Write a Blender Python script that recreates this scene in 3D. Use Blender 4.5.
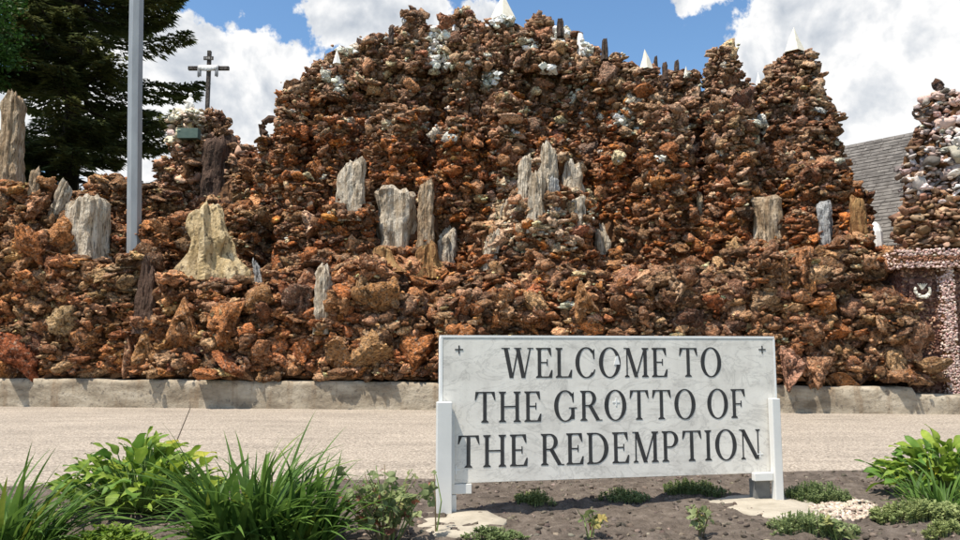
import bpy, bmesh, math, random, time
T0 = time.time()
import numpy as np
from mathutils import Vector, Matrix, noise, Quaternion
from mathutils.bvhtree import BVHTree

random.seed(7); rng = np.random.default_rng(7)
for o in list(bpy.data.objects): bpy.data.objects.remove(o)
S = bpy.context.scene
COL = S.collection

# ------------------------------------------------------------------ camera
PX = 480 / math.tan(math.radians(32.5))          # focal length in photo pixels (960 wide)
EYE = 1.4
PITCH = math.atan(80 / PX)
cam = bpy.data.cameras.new('camera'); co = bpy.data.objects.new('camera', cam); COL.objects.link(co)
cam.sensor_width = 36; cam.lens = 36 / (2 * math.tan(math.radians(32.5))); cam.clip_end = 3000; cam.clip_start = .05
co.location = (0, 0, EYE); co.rotation_euler = (math.pi / 2 + PITCH, 0, 0)
S.camera = co

# ------------------------------------------------------------------ light
SUN_EL, SUN_AZ = math.radians(66), math.radians(180 + 50)      # azimuth clockwise from +Y
to_sun = Vector((math.sin(SUN_AZ) * math.cos(SUN_EL), math.cos(SUN_AZ) * math.cos(SUN_EL), math.sin(SUN_EL)))
sl = bpy.data.lights.new('sun', 'SUN'); so = bpy.data.objects.new('sun', sl); COL.objects.link(so)
sl.energy = 5.0; sl.angle = math.radians(.53); sl.color = (1, .93, .82)
so.rotation_euler = (-to_sun).to_track_quat('-Z', 'Y').to_euler()
S.view_settings.view_transform = 'Standard'; S.view_settings.look = 'None'
S.view_settings.exposure = 0.42; S.view_settings.gamma = 1; S.view_settings.use_curve_mapping = False

def ray(px, py):
    u = (px - 480) / PX; v = (270 - py) / PX
    return Vector((u, math.cos(PITCH) - math.sin(PITCH) * v, math.sin(PITCH) + math.cos(PITCH) * v))
def P(px, py, Y):
    r = ray(px, py); return Vector((0, 0, EYE)) + r * (Y / r.y)
def G(px, py, z=0):
    r = ray(px, py); return Vector((0, 0, EYE)) + r * ((z - EYE) / r.z)
def proj(p):
    d = p - Vector((0, 0, EYE))
    f = d.y * math.cos(PITCH) + d.z * math.sin(PITCH); up = -d.y * math.sin(PITCH) + d.z * math.cos(PITCH)
    return (480 + d.x / f * PX, 270 - up / f * PX)

# ------------------------------------------------------------------ world: blue sky with cumulus
W = bpy.data.worlds.new('World'); S.world = W; W.use_nodes = True
def build_world():
    nt = W.node_tree; N = nt.nodes; L = nt.links; N.clear()
    out = N.new('ShaderNodeOutputWorld')
    sky = N.new('ShaderNodeTexSky'); sky.sky_type = 'NISHITA'; sky.sun_disc = False
    sky.sun_elevation = SUN_EL; sky.sun_rotation = SUN_AZ; sky.air_density = 1.15; sky.dust_density = .6; sky.ozone_density = 1.6
    bg = N.new('ShaderNodeBackground'); bg.inputs[1].default_value = .13
    hsv = N.new('ShaderNodeHueSaturation'); hsv.inputs['Saturation'].default_value = 1.18
    L.new(sky.outputs[0], hsv.inputs['Color']); L.new(hsv.outputs[0], bg.inputs[0])
    tc = N.new('ShaderNodeTexCoord')
    nrm = N.new('ShaderNodeVectorMath'); nrm.operation = 'NORMALIZE'; L.new(tc.outputs['Generated'], nrm.inputs[0])
    d = nrm.outputs[0]
    def nz(scale, detail, rough, dist=0, off=(0, 0, 0)):
        a = N.new('ShaderNodeVectorMath'); a.operation = 'ADD'; L.new(d, a.inputs[0]); a.inputs[1].default_value = off
        n = N.new('ShaderNodeTexNoise'); n.inputs['Scale'].default_value = scale; n.inputs['Detail'].default_value = detail
        n.inputs['Roughness'].default_value = rough; n.inputs['Distortion'].default_value = dist
        L.new(a.outputs[0], n.inputs['Vector']); return n.outputs['Fac']
    def M(op, a, b, c=None):
        m = N.new('ShaderNodeMath'); m.operation = op
        for i, v in enumerate((a, b, c)):
            if v is None: continue
            if isinstance(v, (int, float)): m.inputs[i].default_value = v
            else: L.new(v, m.inputs[i])
        return m.outputs[0]
    # cumulus banks: (photo x, photo y, angular radius)
    banks = [(235, 92, .095), (195, 62, .085), (270, 105, .085), (165, 40, .065), (215, 130, .12), (120, 130, .15), (292, 97, .045),
             (388, 4, .075), (350, -8, .07), (425, 14, .05), (484, 22, .04),
             (850, 85, .15), (790, 40, .09), (925, 60, .12), (960, 110, .16), (770, 25, .055), (840, 120, .13), (890, 20, .07), (775, 95, .08), (1010, 40, .12), (720, -60, .10)]
    dirs = [(ray(x, y).normalized(), r) for x, y, r in banks]
    rr = random.Random(3)
    while len(dirs) < len(banks) + 12:
        a = rr.uniform(0, 2 * math.pi); e = math.radians(rr.uniform(6, 70))
        v = Vector((math.cos(a) * math.cos(e), math.sin(a) * math.cos(e), math.sin(e)))
        if v.angle(ray(480, 200)) < .85: continue
        dirs.append((v, rr.uniform(.2, .4)))
    f = None
    for v, r in dirs:
        dn = N.new('ShaderNodeVectorMath'); dn.operation = 'DISTANCE'; L.new(d, dn.inputs[0]); dn.inputs[1].default_value = v
        q = M('MULTIPLY_ADD', dn.outputs['Value'], -1 / r, 1.0)
        f = q if f is None else M('SMOOTH_MAX', f, q, .25)
    big = nz(8, 6, .6, .2); fine = nz(30, 5, .6, 0, (3, 1, 2))
    e = M('MULTIPLY_ADD', M('SUBTRACT', big, .5), 1.5, f)
    e = M('MULTIPLY_ADD', M('SUBTRACT', fine, .5), .9, e)
    mask = N.new('ShaderNodeMapRange'); mask.interpolation_type = 'SMOOTHSTEP'
    L.new(e, mask.inputs[0]); mask.inputs[1].default_value = .19; mask.inputs[2].default_value = .33
    # shading of the cloud bodies: bright heads, greyer thick middles
    sh = nz(8, 4, .6, .2, (0, 0, .03))
    shade = M('ADD', M('MULTIPLY', M('SUBTRACT', sh, big), 2.2), M('MULTIPLY', M('SUBTRACT', fine, .5), .35))
    thick = N.new('ShaderNodeMapRange'); L.new(e, thick.inputs[0]); thick.inputs[1].default_value = .2; thick.inputs[2].default_value = 1.2
    tone = M('SUBTRACT', M('ADD', .98, shade), M('MULTIPLY', thick.outputs[0], .22))
    rp = N.new('ShaderNodeValToRGB'); L.new(tone, rp.inputs[0])
    rp.color_ramp.elements[0].position = .45; rp.color_ramp.elements[0].color = (.50, .55, .62, 1)
    rp.color_ramp.elements[1].position = .98; rp.color_ramp.elements[1].color = (.97, .97, .97, 1)
    el = rp.color_ramp.elements.new(.75); el.color = (.72, .75, .79, 1)
    cb = N.new('ShaderNodeBackground'); L.new(rp.outputs[0], cb.inputs[0]); cb.inputs[1].default_value = .78
    mix = N.new('ShaderNodeMixShader'); L.new(mask.outputs[0], mix.inputs[0]); L.new(bg.outputs[0], mix.inputs[1]); L.new(cb.outputs[0], mix.inputs[2])
    L.new(mix.outputs[0], out.inputs[0])
build_world()

# ------------------------------------------------------------------ material helpers
class NT:
    def __init__(s, name):
        s.m = bpy.data.materials.new(name); s.m.use_nodes = True; s.t = s.m.node_tree; s.N = s.t.nodes; s.L = s.t.links
        s.b = s.N['Principled BSDF']; s.b.inputs['Specular IOR Level'].default_value = .25
        s.b.inputs['Roughness'].default_value = .85
        s.geo = s.N.new('ShaderNodeNewGeometry'); s.tc = s.N.new('ShaderNodeTexCoord')
    def vec(s, scale=(1, 1, 1), obj=False):
        m = s.N.new('ShaderNodeMapping'); m.inputs['Scale'].default_value = scale
        s.L.new(s.tc.outputs['Object'] if obj else s.geo.outputs['Position'], m.inputs[0]); return m.outputs[0]
    def noise(s, scale, detail=5, rough=.55, v=None, dist=0):
        n = s.N.new('ShaderNodeTexNoise'); n.inputs['Scale'].default_value = scale; n.inputs['Detail'].default_value = detail
        n.inputs['Roughness'].default_value = rough; n.inputs['Distortion'].default_value = dist
        s.L.new(v if v is not None else s.geo.outputs['Position'], n.inputs['Vector']); return n.outputs['Fac']
    def vor(s, scale, v=None, feat='F1', out='Distance'):
        n = s.N.new('ShaderNodeTexVoronoi'); n.feature = feat; n.inputs['Scale'].default_value = scale
        s.L.new(v if v is not None else s.geo.outputs['Position'], n.inputs['Vector']); return n.outputs[out]
    def ramp(s, f, stops, interp='LINEAR'):
        r = s.N.new('ShaderNodeValToRGB'); s.L.new(f, r.inputs[0]); e = r.color_ramp.elements; r.color_ramp.interpolation = interp
        while len(e) < len(stops): e.new(.5)
        for k, (p, c) in enumerate(stops):
            e[k].position = p; e[k].color = (c, c, c, 1) if isinstance(c, (int, float)) else (*c, 1)
        return r.outputs[0]
    def mix(s, f, a, b, mode='MIX'):
        m = s.N.new('ShaderNodeMix'); m.data_type = 'RGBA'; m.blend_type = mode
        for i, v in ((0, f), (6, a), (7, b)):
            if isinstance(v, (int, float)): m.inputs[i].default_value = v
            elif isinstance(v, tuple): m.inputs[i].default_value = (*v, 1)
            else: s.L.new(v, m.inputs[i])
        return m.outputs[2]
    def math(s, op, a, b):
        m = s.N.new('ShaderNodeMath'); m.operation = op
        for i, v in enumerate((a, b)):
            if isinstance(v, (int, float)): m.inputs[i].default_value = v
            else: s.L.new(v, m.inputs[i])
        return m.outputs[0]
    def attr(s, name):
        a = s.N.new('ShaderNodeAttribute'); a.attribute_name = name; return a.outputs['Color']
    def base(s, c): s.L.new(c, s.b.inputs['Base Color'])
    def rough(s, v): s.b.inputs['Roughness'].default_value = v
    def bump(s, h, strength=.5, dist=.02):
        n = s.N.new('ShaderNodeBump'); n.inputs['Strength'].default_value = strength; n.inputs['Distance'].default_value = dist
        s.L.new(h, n.inputs['Height']); s.L.new(n.outputs[0], s.b.inputs['Normal'])

MAT = {}
def m_rock():
    t = NT('rock'); c = t.attr('rcol')
    v = t.ramp(t.noise(6.5, 7, .7, dist=.4), [(.3, .46), (.5, 1.12), (.7, 2.1)])
    c = t.mix(1, c, v, 'MULTIPLY')
    lit_crust = t.ramp(t.noise(11, 7, .72, dist=.6), [(.55, 0.0), (.61, 1.0)])  # pale crust, with sunlit highlight specks put into its colour
    c = t.mix(t.math('MULTIPLY', lit_crust, .62), c, (.62, .49, .36))
    rust = t.ramp(t.noise(2.3, 6, .6, dist=.4), [(.55, 0.0), (.66, 1.0)])
    c = t.mix(t.math('MULTIPLY', rust, .4), c, (.27, .095, .03))
    shaded_pit = t.ramp(t.noise(21, 5, .65), [(.40, .16), (.50, 1.0)])  # pits in the stone, with the shade of dark gaps painted in
    c = t.mix(.8, c, t.mix(1, c, shaded_pit, 'MULTIPLY'))
    t.base(c); t.rough(.82)
    h = t.math('ADD', t.noise(8, 8, .75, dist=.5), t.math('ADD', t.math('MULTIPLY', t.vor(12), .6), t.math('MULTIPLY', t.noise(26, 4, .6), .5)))
    t.bump(h, 1.0, .16); return t.m
def m_mortar():
    t = NT('mortar'); t.base(t.ramp(t.noise(5, 6), [(.3, (.06, .034, .02)), (.5, (.15, .075, .035)), (.7, (.26, .13, .055))])); t.bump(t.noise(8, 8, .7), .9, .08); return t.m
def m_wood(name, stops, fine=26, zs=.12, spec=.2):
    t = NT(name); v = t.vec((1, 1, zs)); vv = t.vec((1, 1, .45))
    a = t.noise(fine * .35, 7, .65, v, .5); b = t.noise(3.2, 5, .6, vv, .4)
    f = t.math('ADD', t.math('MULTIPLY', a, .6), t.math('MULTIPLY', b, .4))
    c = t.ramp(f, stops)
    cr = t.ramp(t.noise(fine, 4, .6, v), [(.38, .16), (.47, 1.0)])
    c = t.mix(.85, c, t.mix(1, c, cr, 'MULTIPLY'))
    st = t.ramp(t.noise(2.6, 6, .65, vv, .8), [(.54, 0.0), (.66, .75)]); c = t.mix(st, c, stops[1][1]); t.base(c); t.rough(.8)
    t.b.inputs['Specular IOR Level'].default_value = spec
    t.bump(t.math('ADD', t.noise(fine * .6, 8, .7, v), t.math('MULTIPLY', t.noise(9, 6, .6), .7)), 1.0, .09); return t.m
def m_simple(name, a, b, scale=6, rough=.8, bump=.2, bs=30, bd=.01, spec=.25):
    t = NT(name); t.base(t.ramp(t.noise(scale, 6, .6), [(.3, a), (.7, b)])); t.rough(rough)
    t.b.inputs['Specular IOR Level'].default_value = spec
    if bump: t.bump(t.noise(bs, 6, .65), bump, bd)
    return t.m
def m_pebble():
    t = NT('pebble'); c = t.mix(1, t.attr('rcol'), t.ramp(t.noise(14, 5, .65), [(.3, .72), (.7, 1.2)]), 'MULTIPLY'); t.base(c); t.rough(.7); t.bump(t.noise(30, 5, .6), .5, .02); return t.m
MAT['pebble'] = m_pebble(); MAT['rock'] = m_rock(); MAT['mortar'] = m_mortar()
MAT['wood_pale'] = m_wood('petrified_pale', [(.3, (.16, .10, .06)), (.43, (.42, .33, .23)), (.55, (.62, .54, .43)), (.7, (.74, .69, .60))])
MAT['wood_tan'] = m_wood('petrified_tan', [(.3, (.12, .07, .04)), (.44, (.36, .25, .15)), (.58, (.52, .41, .29)), (.72, (.66, .58, .47))])
MAT['wood_grey'] = m_wood('petrified_grey', [(.3, (.13, .12, .11)), (.45, (.33, .32, .31)), (.6, (.52, .52, .51)), (.72, (.66, .66, .65))])
MAT['wood_brown'] = m_wood('petrified_brown', [(.3, (.035, .02, .014)), (.48, (.10, .06, .042)), (.62, (.17, .105, .075)), (.75, (.27, .19, .14))])
MAT['wood_orange'] = m_wood('petrified_orange', [(.3, (.09, .04, .02)), (.45, (.30, .15, .06)), (.58, (.45, .28, .12)), (.72, (.6, .46, .27))])
MAT['quartz'] = m_simple('white_quartz', (.74, .73, .70), (.9, .89, .87), 7, .45, .3, 14, .02, .4)
MAT['cream'] = m_wood('cream_stone', [(.28, (.20, .12, .05)), (.42, (.44, .32, .16)), (.54, (.60, .47, .28)), (.72, (.74, .65, .48))], 10, .5)
MAT['cone'] = m_simple('pale_finial_stone', (.62, .57, .46), (.78, .74, .64), 6, .7, .3, 20, .02)
MAT['darkstone'] = m_wood('dark_stone', [(.3, (.03, .022, .018)), (.5, (.085, .06, .048)), (.7, (.17, .12, .095))], 20, .2)

# ------------------------------------------------------------------ object helpers
def link(name, me, mat=None, parent=None, loc=None):
    o = bpy.data.objects.new(name, me); COL.objects.link(o)
    if mat is not None and not me.materials: me.materials.append(MAT[mat] if isinstance(mat, str) else mat)
    if loc is not None: o.location = loc
    if parent: o.parent = parent
    return o
def tag(o, label, cat, group=None, kind=None):
    if label: o['label'] = label
    if cat: o['category'] = cat
    if group: o['group'] = group
    if kind: o['kind'] = kind
    return o
def thing(name, label, cat, loc=(0, 0, 0), group=None, rz=0):
    o = bpy.data.objects.new(name, None); COL.objects.link(o); o.location = loc; o.rotation_euler[2] = rz
    o.empty_display_size = .1
    return tag(o, label, cat, group)
def npmesh(name, V, F, colors=None, smooth=False):
    me = bpy.data.meshes.new(name); V = np.asarray(V, np.float32); F = np.asarray(F, np.int32); k = F.shape[1]
    me.vertices.add(len(V)); me.vertices.foreach_set('co', V.ravel())
    me.loops.add(F.size); me.loops.foreach_set('vertex_index', F.ravel())
    me.polygons.add(len(F)); me.polygons.foreach_set('loop_start', np.arange(0, F.size, k, dtype=np.int32))
    if smooth: me.polygons.foreach_set('use_smooth', np.ones(len(F), bool))
    if colors is not None:
        a = me.attributes.new('rcol', 'FLOAT_COLOR', 'POINT'); c = np.ones((len(V), 4), np.float32); c[:, :3] = colors
        a.data.foreach_set('color', c.ravel())
    me.update(calc_edges=True); me.validate(); return me
def pmesh(name, V, F, smooth=False):
    me = bpy.data.meshes.new(name); me.from_pydata([tuple(v) for v in V], [], F); me.update()
    if smooth: me.polygons.foreach_set('use_smooth', [True] * len(me.polygons))
    return me
class MB:
    """collects boxes, prisms and tubes into one mesh"""
    def __init__(s): s.V = []; s.F = []
    def add(s, V, F):
        n = len(s.V); s.V += [Vector(v) for v in V]; s.F += [tuple(i + n for i in f) for f in F]; return s
    def box(s, a, b, m=None):
        (x0, y0, z0), (x1, y1, z1) = a, b
        V = [Vector(p) for p in ((x0, y0, z0), (x1, y0, z0), (x1, y1, z0), (x0, y1, z0), (x0, y0, z1), (x1, y0, z1), (x1, y1, z1), (x0, y1, z1))]
        if m: V = [m @ v for v in V]
        return s.add(V, [(0, 3, 2, 1), (4, 5, 6, 7), (0, 1, 5, 4), (1, 2, 6, 5), (2, 3, 7, 6), (3, 0, 4, 7)])
    def tube(s, pts, rad, n=6):
        pts = [Vector(p) for p in pts]; base = len(s.V)
        for i, p in enumerate(pts):
            t = (pts[min(i + 1, len(pts) - 1)] - pts[max(i - 1, 0)]).normalized()
            a = t.cross(Vector((0, 0, 1)) if abs(t.z) < .9 else Vector((1, 0, 0))).normalized(); b = t.cross(a)
            r = rad[i] if isinstance(rad, (list, tuple)) else rad
            for k in range(n):
                an = 2 * math.pi * k / n; s.V.append(p + a * math.cos(an) * r + b * math.sin(an) * r)
        for i in range(len(pts) - 1):
            for k in range(n):
                s.F.append((base + i * n + k, base + i * n + (k + 1) % n, base + (i + 1) * n + (k + 1) % n, base + (i + 1) * n + k))
        s.F.append(tuple(base + k for k in range(n))[::-1]); e = base + (len(pts) - 1) * n; s.F.append(tuple(e + k for k in range(n)))
        return s
    def prism(s, poly, z0, z1, m=None):
        n = len(poly); V = [Vector((x, y, z0)) for x, y in poly] + [Vector((x, y, z1)) for x, y in poly]
        if m: V = [m @ v for v in V]
        return s.add(V, [tuple(range(n))[::-1], tuple(range(n, 2 * n))] + [(i, (i + 1) % n, n + (i + 1) % n, n + i) for i in range(n)])
    def mesh(s, name, smooth=False): return pmesh(name, s.V, s.F, smooth)
    def obj(s, name, mat, parent=None, loc=None, smooth=False): return link(name, s.mesh(name, smooth), mat, parent, loc)
def bevel(o, w=.01, seg=2):
    m = o.modifiers.new('bevel', 'BEVEL'); m.width = w; m.segments = seg; m.limit_method = 'ANGLE'; return o

# ------------------------------------------------------------------ wall line of the grotto
WL, WR = G(0, 406.5), G(960, 414.5)
def wallY(x): return WL.y + (WR.y - WL.y) * (x - WL.x) / (WR.x - WL.x)
WDIR = (WR - WL).normalized(); WNRM = Vector((WDIR.y, -WDIR.x, 0))           # towards the camera
def D(px, py, d):
    """point seen at a photo position, d metres behind the front line of the base wall"""
    Y = 19
    for _ in range(6): Y = wallY(P(px, py, Y).x) + d
    return P(px, py, Y)

# ================================================================== SETTING
# ground
t = NT('lawn_soil'); t.base(t.ramp(t.noise(.6, 8, .6), [(.3, (.045, .065, .022)), (.7, (.08, .10, .04))])); MAT['lawn'] = t.m
g = MB(); g.add([(-900, -200, -.12), (900, -200, -.12), (900, 1500, -.12), (-900, 1500, -.12)], [(0, 1, 2, 3)])
tag(g.obj('ground', 'lawn'), None, None, kind='structure')

# concrete path in slabs
t = NT('exposed_aggregate')
c = t.ramp(t.noise(34, 3, .7), [(.3, (.20, .16, .125)), (.5, (.38, .325, .265)), (.72, (.56, .49, .41))])
c = t.mix(.8, c, t.ramp(t.vor(42, out='Color'), [(.15, .5), (.55, 1.0), (.9, 1.22)]), 'MULTIPLY')
c = t.mix(.65, c, t.ramp(t.noise(.55, 5, .6), [(.3, .80), (.7, 1.08)]), 'MULTIPLY')
c = t.mix(.8, c, t.ramp(t.noise(15, 4, .75), [(.34, .66), (.5, 1.0), (.66, 1.26)]), 'MULTIPLY')
c = t.mix(.6, c, t.ramp(t.noise(1.6, 7, .68, t.vec((.3, 1.3, 1))), [(.32, .66), (.56, 1.04)]), 'MULTIPLY')
t.base(c); t.rough(.8); t.bump(t.math('ADD', t.vor(42), t.noise(60, 3)), .55, .008); MAT['path'] = t.m
NL, NR = G(-60, 490), G(1020, 469)
ja, jb = G(187, 408), G(172, 440)
jd = (jb - ja) / (jb.y - ja.y)                                             # joint direction per metre of depth
nd = (NR - NL)
def joint_pts(off):
    a = Vector((ja.x + off, wallY(ja.x + off), 0)); a.y = wallY(a.x) + .25
    # intersect with the near edge
    k = (nd.y / nd.x); tt = (NL.y + k * (a.x - NL.x) - a.y) / (1 - k * jd.x)
    return a, Vector((a.x + jd.x * tt, a.y + tt, 0))
path = thing('path', None, None); path['kind'] = 'structure'
for k in range(-4, 7):
    a0, b0 = joint_pts(k * 7.5 + .008); a1, b1 = joint_pts((k + 1) * 7.5 - .008)
    m = MB(); m.prism([(b0.x, b0.y), (b1.x, b1.y), (a1.x, a1.y), (a0.x, a0.y)], -.11, 0); bevel(m.obj('slab', 'path', path), .006, 1)

# soil bed in front of the path
t = NT('soil')
c = t.ramp(t.noise(7, 8, .7), [(.28, (.06, .047, .037)), (.5, (.135, .108, .087)), (.72, (.23, .19, .157))])
c = t.mix(t.ramp(t.vor(30), [(.06, .7), (.1, 0.0)]), c, (.42, .36, .29)); t.base(c); t.rough(.95)
t.bump(t.math('ADD', t.noise(16, 9, .75), t.noise(55, 4)), .9, .03); MAT['soil'] = t.m
nx, ny = 260, 110; V = []; F = []
xs = np.linspace(-9, 12, nx)
for j in range(ny):
    for x in xs:
        ye = NL.y + nd.y / nd.x * (x - NL.x) + .05 * noise.noise(Vector((x * 3, 0, 5)))
        y = 2.2 + (ye - 2.2) * (j / (ny - 1)) ** .8
        z = .045 * noise.noise(Vector((x * 1.3, y * 1.3, 0))) + .05 * abs(noise.noise(Vector((x * 4, y * 4, 3)))) + .04 * noise.noise(Vector((x * 9, y * 9, 3)))
        e = min(1, (ye - y) / .5); z = z * e + (.03 if j < ny - 1 else -.0)
        V.append((x, y, z))
for j in range(ny - 1):
    for i in range(nx - 1): F.append((j * nx + i, j * nx + i + 1, (j + 1) * nx + i + 1, (j + 1) * nx + i))
soil = link('soil_bed', pmesh('soil_bed', V, F, True), 'soil'); tag(soil, None, None, kind='structure')
SB = BVHTree.FromPolygons([Vector(v) for v in V], F)
def soilz(x, y):
    h = SB.ray_cast(Vector((x, y, 3)), Vector((0, 0, -1))); return h[0].z if h[0] else .03
def GS(px, py): p = G(px, py, .04); p.z = soilz(p.x, p.y); return p

# ================================================================== ROCK ENGINE
def ico(sub):
    bm = bmesh.new(); bmesh.ops.create_icosphere(bm, subdivisions=sub, radius=1)
    V = np.array([v.co[:] for v in bm.verts]); F = np.array([[v.index for v in f.verts] for f in bm.faces]); bm.free(); return V, F
nrng = np.random.default_rng(11)
ICO = {1: ico(1), 2: ico(2), 3: ico(3), 4: ico(4)}
def ico0():
    g = (1 + 5 ** .5) / 2; V = np.array([(-1, g, 0), (1, g, 0), (-1, -g, 0), (1, -g, 0), (0, -1, g), (0, 1, g), (0, -1, -g), (0, 1, -g), (g, 0, -1), (g, 0, 1), (-g, 0, -1), (-g, 0, 1)]) / 1.9
    F = np.array([(0, 11, 5), (0, 5, 1), (0, 1, 7), (0, 7, 10), (0, 10, 11), (1, 5, 9), (5, 11, 4), (11, 10, 2), (10, 7, 6), (7, 1, 8), (3, 9, 4), (3, 4, 2), (3, 2, 6), (3, 6, 8), (3, 8, 9), (4, 9, 5), (2, 4, 11), (6, 2, 10), (8, 6, 7), (9, 8, 1)])
    return V, F
ICO0 = ico0()
def make_proto(sub, seed, rough=.5, cuts=4, jitter=.06):
    r = random.Random(seed); V, F = ICO[sub]; V = V.copy(); off = Vector((r.uniform(0, 50), r.uniform(0, 50), r.uniform(0, 50)))
    fr = r.uniform(1.0, 1.7); hole = Vector((r.gauss(0, 1), r.gauss(0, 1), r.gauss(0, .6))).normalized()
    for i, v in enumerate(V):
        p = Vector(v); n = noise.noise(p * fr + off) * 1.0 + (.45 - abs(noise.noise(p * fr * 1.9 + off))) * 1.1 + (.4 - abs(noise.noise(p * 4.2 + off))) * .6 + ((.4 - abs(noise.noise(p * 9 + off))) * .35 if sub > 2 else 0) + ((.4 - abs(noise.noise(p * 17 + off))) * .22 if sub == 4 else 0)
        if sub > 1: n -= .9 * max(0, p.dot(hole) - .72) * 2.2                  # a hollow
        V[i] *= max(.25, 1 + rough * n)
    for _ in range(cuts):
        d = np.array(Vector((r.gauss(0, 1), r.gauss(0, 1), r.gauss(0, 1))).normalized()); lim = r.uniform(.35, .8)
        s = V @ d; over = s > lim; V[over] -= np.outer(s[over] - lim, d) * r.uniform(.7, 1)
    V += np.random.default_rng(seed).normal(0, jitter, V.shape)
    V -= V.mean(0); V /= np.abs(V).max(0); return V, F
PROTO = {1: [make_proto(1, 100 + i, .7, 2, .15) for i in range(20)], 2: [make_proto(2, 200 + i, .82, 3, .075) for i in range(40)], 3: [make_proto(3, 300 + i, .85, 4, .035) for i in range(30)], 4: [make_proto(4, 300 + i, .85, 4, .018) for i in range(14)]}

class Tower:
    def __init__(s, px, top, hwt, hwb, d, bot=None, botz=.5, p=1.0, ey=1.0, waist=0, seed=None):
        c = D(px, top, d); s.cx, s.cy, s.z1 = c.x, c.y, c.z
        k = c.y / PX
        s.r1, s.r0 = hwt * k, hwb * k; s.z0 = botz if bot is None else D(px, bot, d).z
        s.led, s.la = random.uniform(.8, 1.2), .26; s.p, s.ey, s.waist = p, ey, waist; s.seed = random.uniform(0, 99) if seed is None else seed
    def rad(s, t, a):
        r = s.r1 + (s.r0 - s.r1) * (1 - t) ** s.p
        hh = (s.z1 - s.z0) * (1 - t); rr = s.r1 * .9
        if hh < rr: r *= math.sqrt(max(.02, 1 - (1 - hh / rr) ** 2)) * .75 + .25 * (hh > 0)
        if s.waist: r *= 1 - s.waist * math.sin(math.pi * min(1, t * 1.25)) ** 2
        z = s.z0 + t * (s.z1 - s.z0)
        n = noise.noise(Vector((math.cos(a) * 1.3 + s.seed, math.sin(a) * 1.3, z * .75)))
        n2 = noise.noise(Vector((math.cos(a) * 3 + s.seed, math.sin(a) * 3, z * 2.0)))
        n3 = noise.noise(Vector((math.cos(a) * 3.4 + s.seed, math.sin(a) * 3.4, z * .3 + 9)))
        fz = (z / s.led + n * .9 + s.seed) % 1.0                      # overhanging ledges
        return r * (1 + .28 * n) + .16 * n2 + .20 * n3 + s.la * (fz ** 1.6 - .4)
    def pt(s, t, a, k=1.0):
        r = s.rad(t, a) * k; return Vector((s.cx + math.cos(a) * r, s.cy + math.sin(a) * r * s.ey, s.z0 + t * (s.z1 - s.z0)))
    def inside(s, p, k=.9):
        t = (p.z - s.z0) / (s.z1 - s.z0)
        if t < 0 or t > 1: return False
        dx, dy = p.x - s.cx, (p.y - s.cy) / s.ey
        rm = (max(s.r0, s.r1)) * 1.4 + .2
        if dx * dx + dy * dy > rm * rm: return False
        return math.hypot(dx, dy) < s.rad(t, math.atan2(dy, dx)) * k
    def core(s, k=.95, na=34, nz=20):
        V = []; F = []
        for j in range(nz):
            for i in range(na): V.append(s.pt(j / (nz - 1), 2 * math.pi * i / na, k) + Vector((random.gauss(0, .03), random.gauss(0, .03), random.gauss(0, .02))))
        for j in range(nz - 1):
            for i in range(na): F.append((j * na + i, j * na + (i + 1) % na, (j + 1) * na + (i + 1) % na, (j + 1) * na + i))
        F.append(tuple((nz - 1) * na + i for i in range(na)))
        return V, F

class Hash:
    """stones are entered into every cell they could block, so a query looks into one cell only"""
    def __init__(s, c): s.c = c; s.d = {}
    def add(s, p, r, reach):
        c = s.c; d = s.d; e = (p[0], p[1], p[2], r); R = reach
        for i in range(int((p[0] - R) // c), int((p[0] + R) // c) + 1):
            for j in range(int((p[1] - R) // c), int((p[1] + R) // c) + 1):
                for l in range(int((p[2] - R) // c), int((p[2] + R) // c) + 1):
                    k = (i, j, l)
                    if k in d: d[k].append(e)
                    else: d[k] = [e]
    def ok(s, p, r, f):
        for x, y, z, rq in s.d.get((int(p[0] // s.c), int(p[1] // s.c), int(p[2] // s.c)), ()):
            m = (r + rq) * f
            if (p[0] - x) ** 2 + (p[1] - y) ** 2 + (p[2] - z) ** 2 < m * m: return False
        return True

def rotm(yaw, tilt, ax):
    return np.array(Matrix.Rotation(tilt, 3, Vector((math.cos(ax), math.sin(ax), 0))) @ Matrix.Rotation(yaw, 3, 'Z'))

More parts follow.
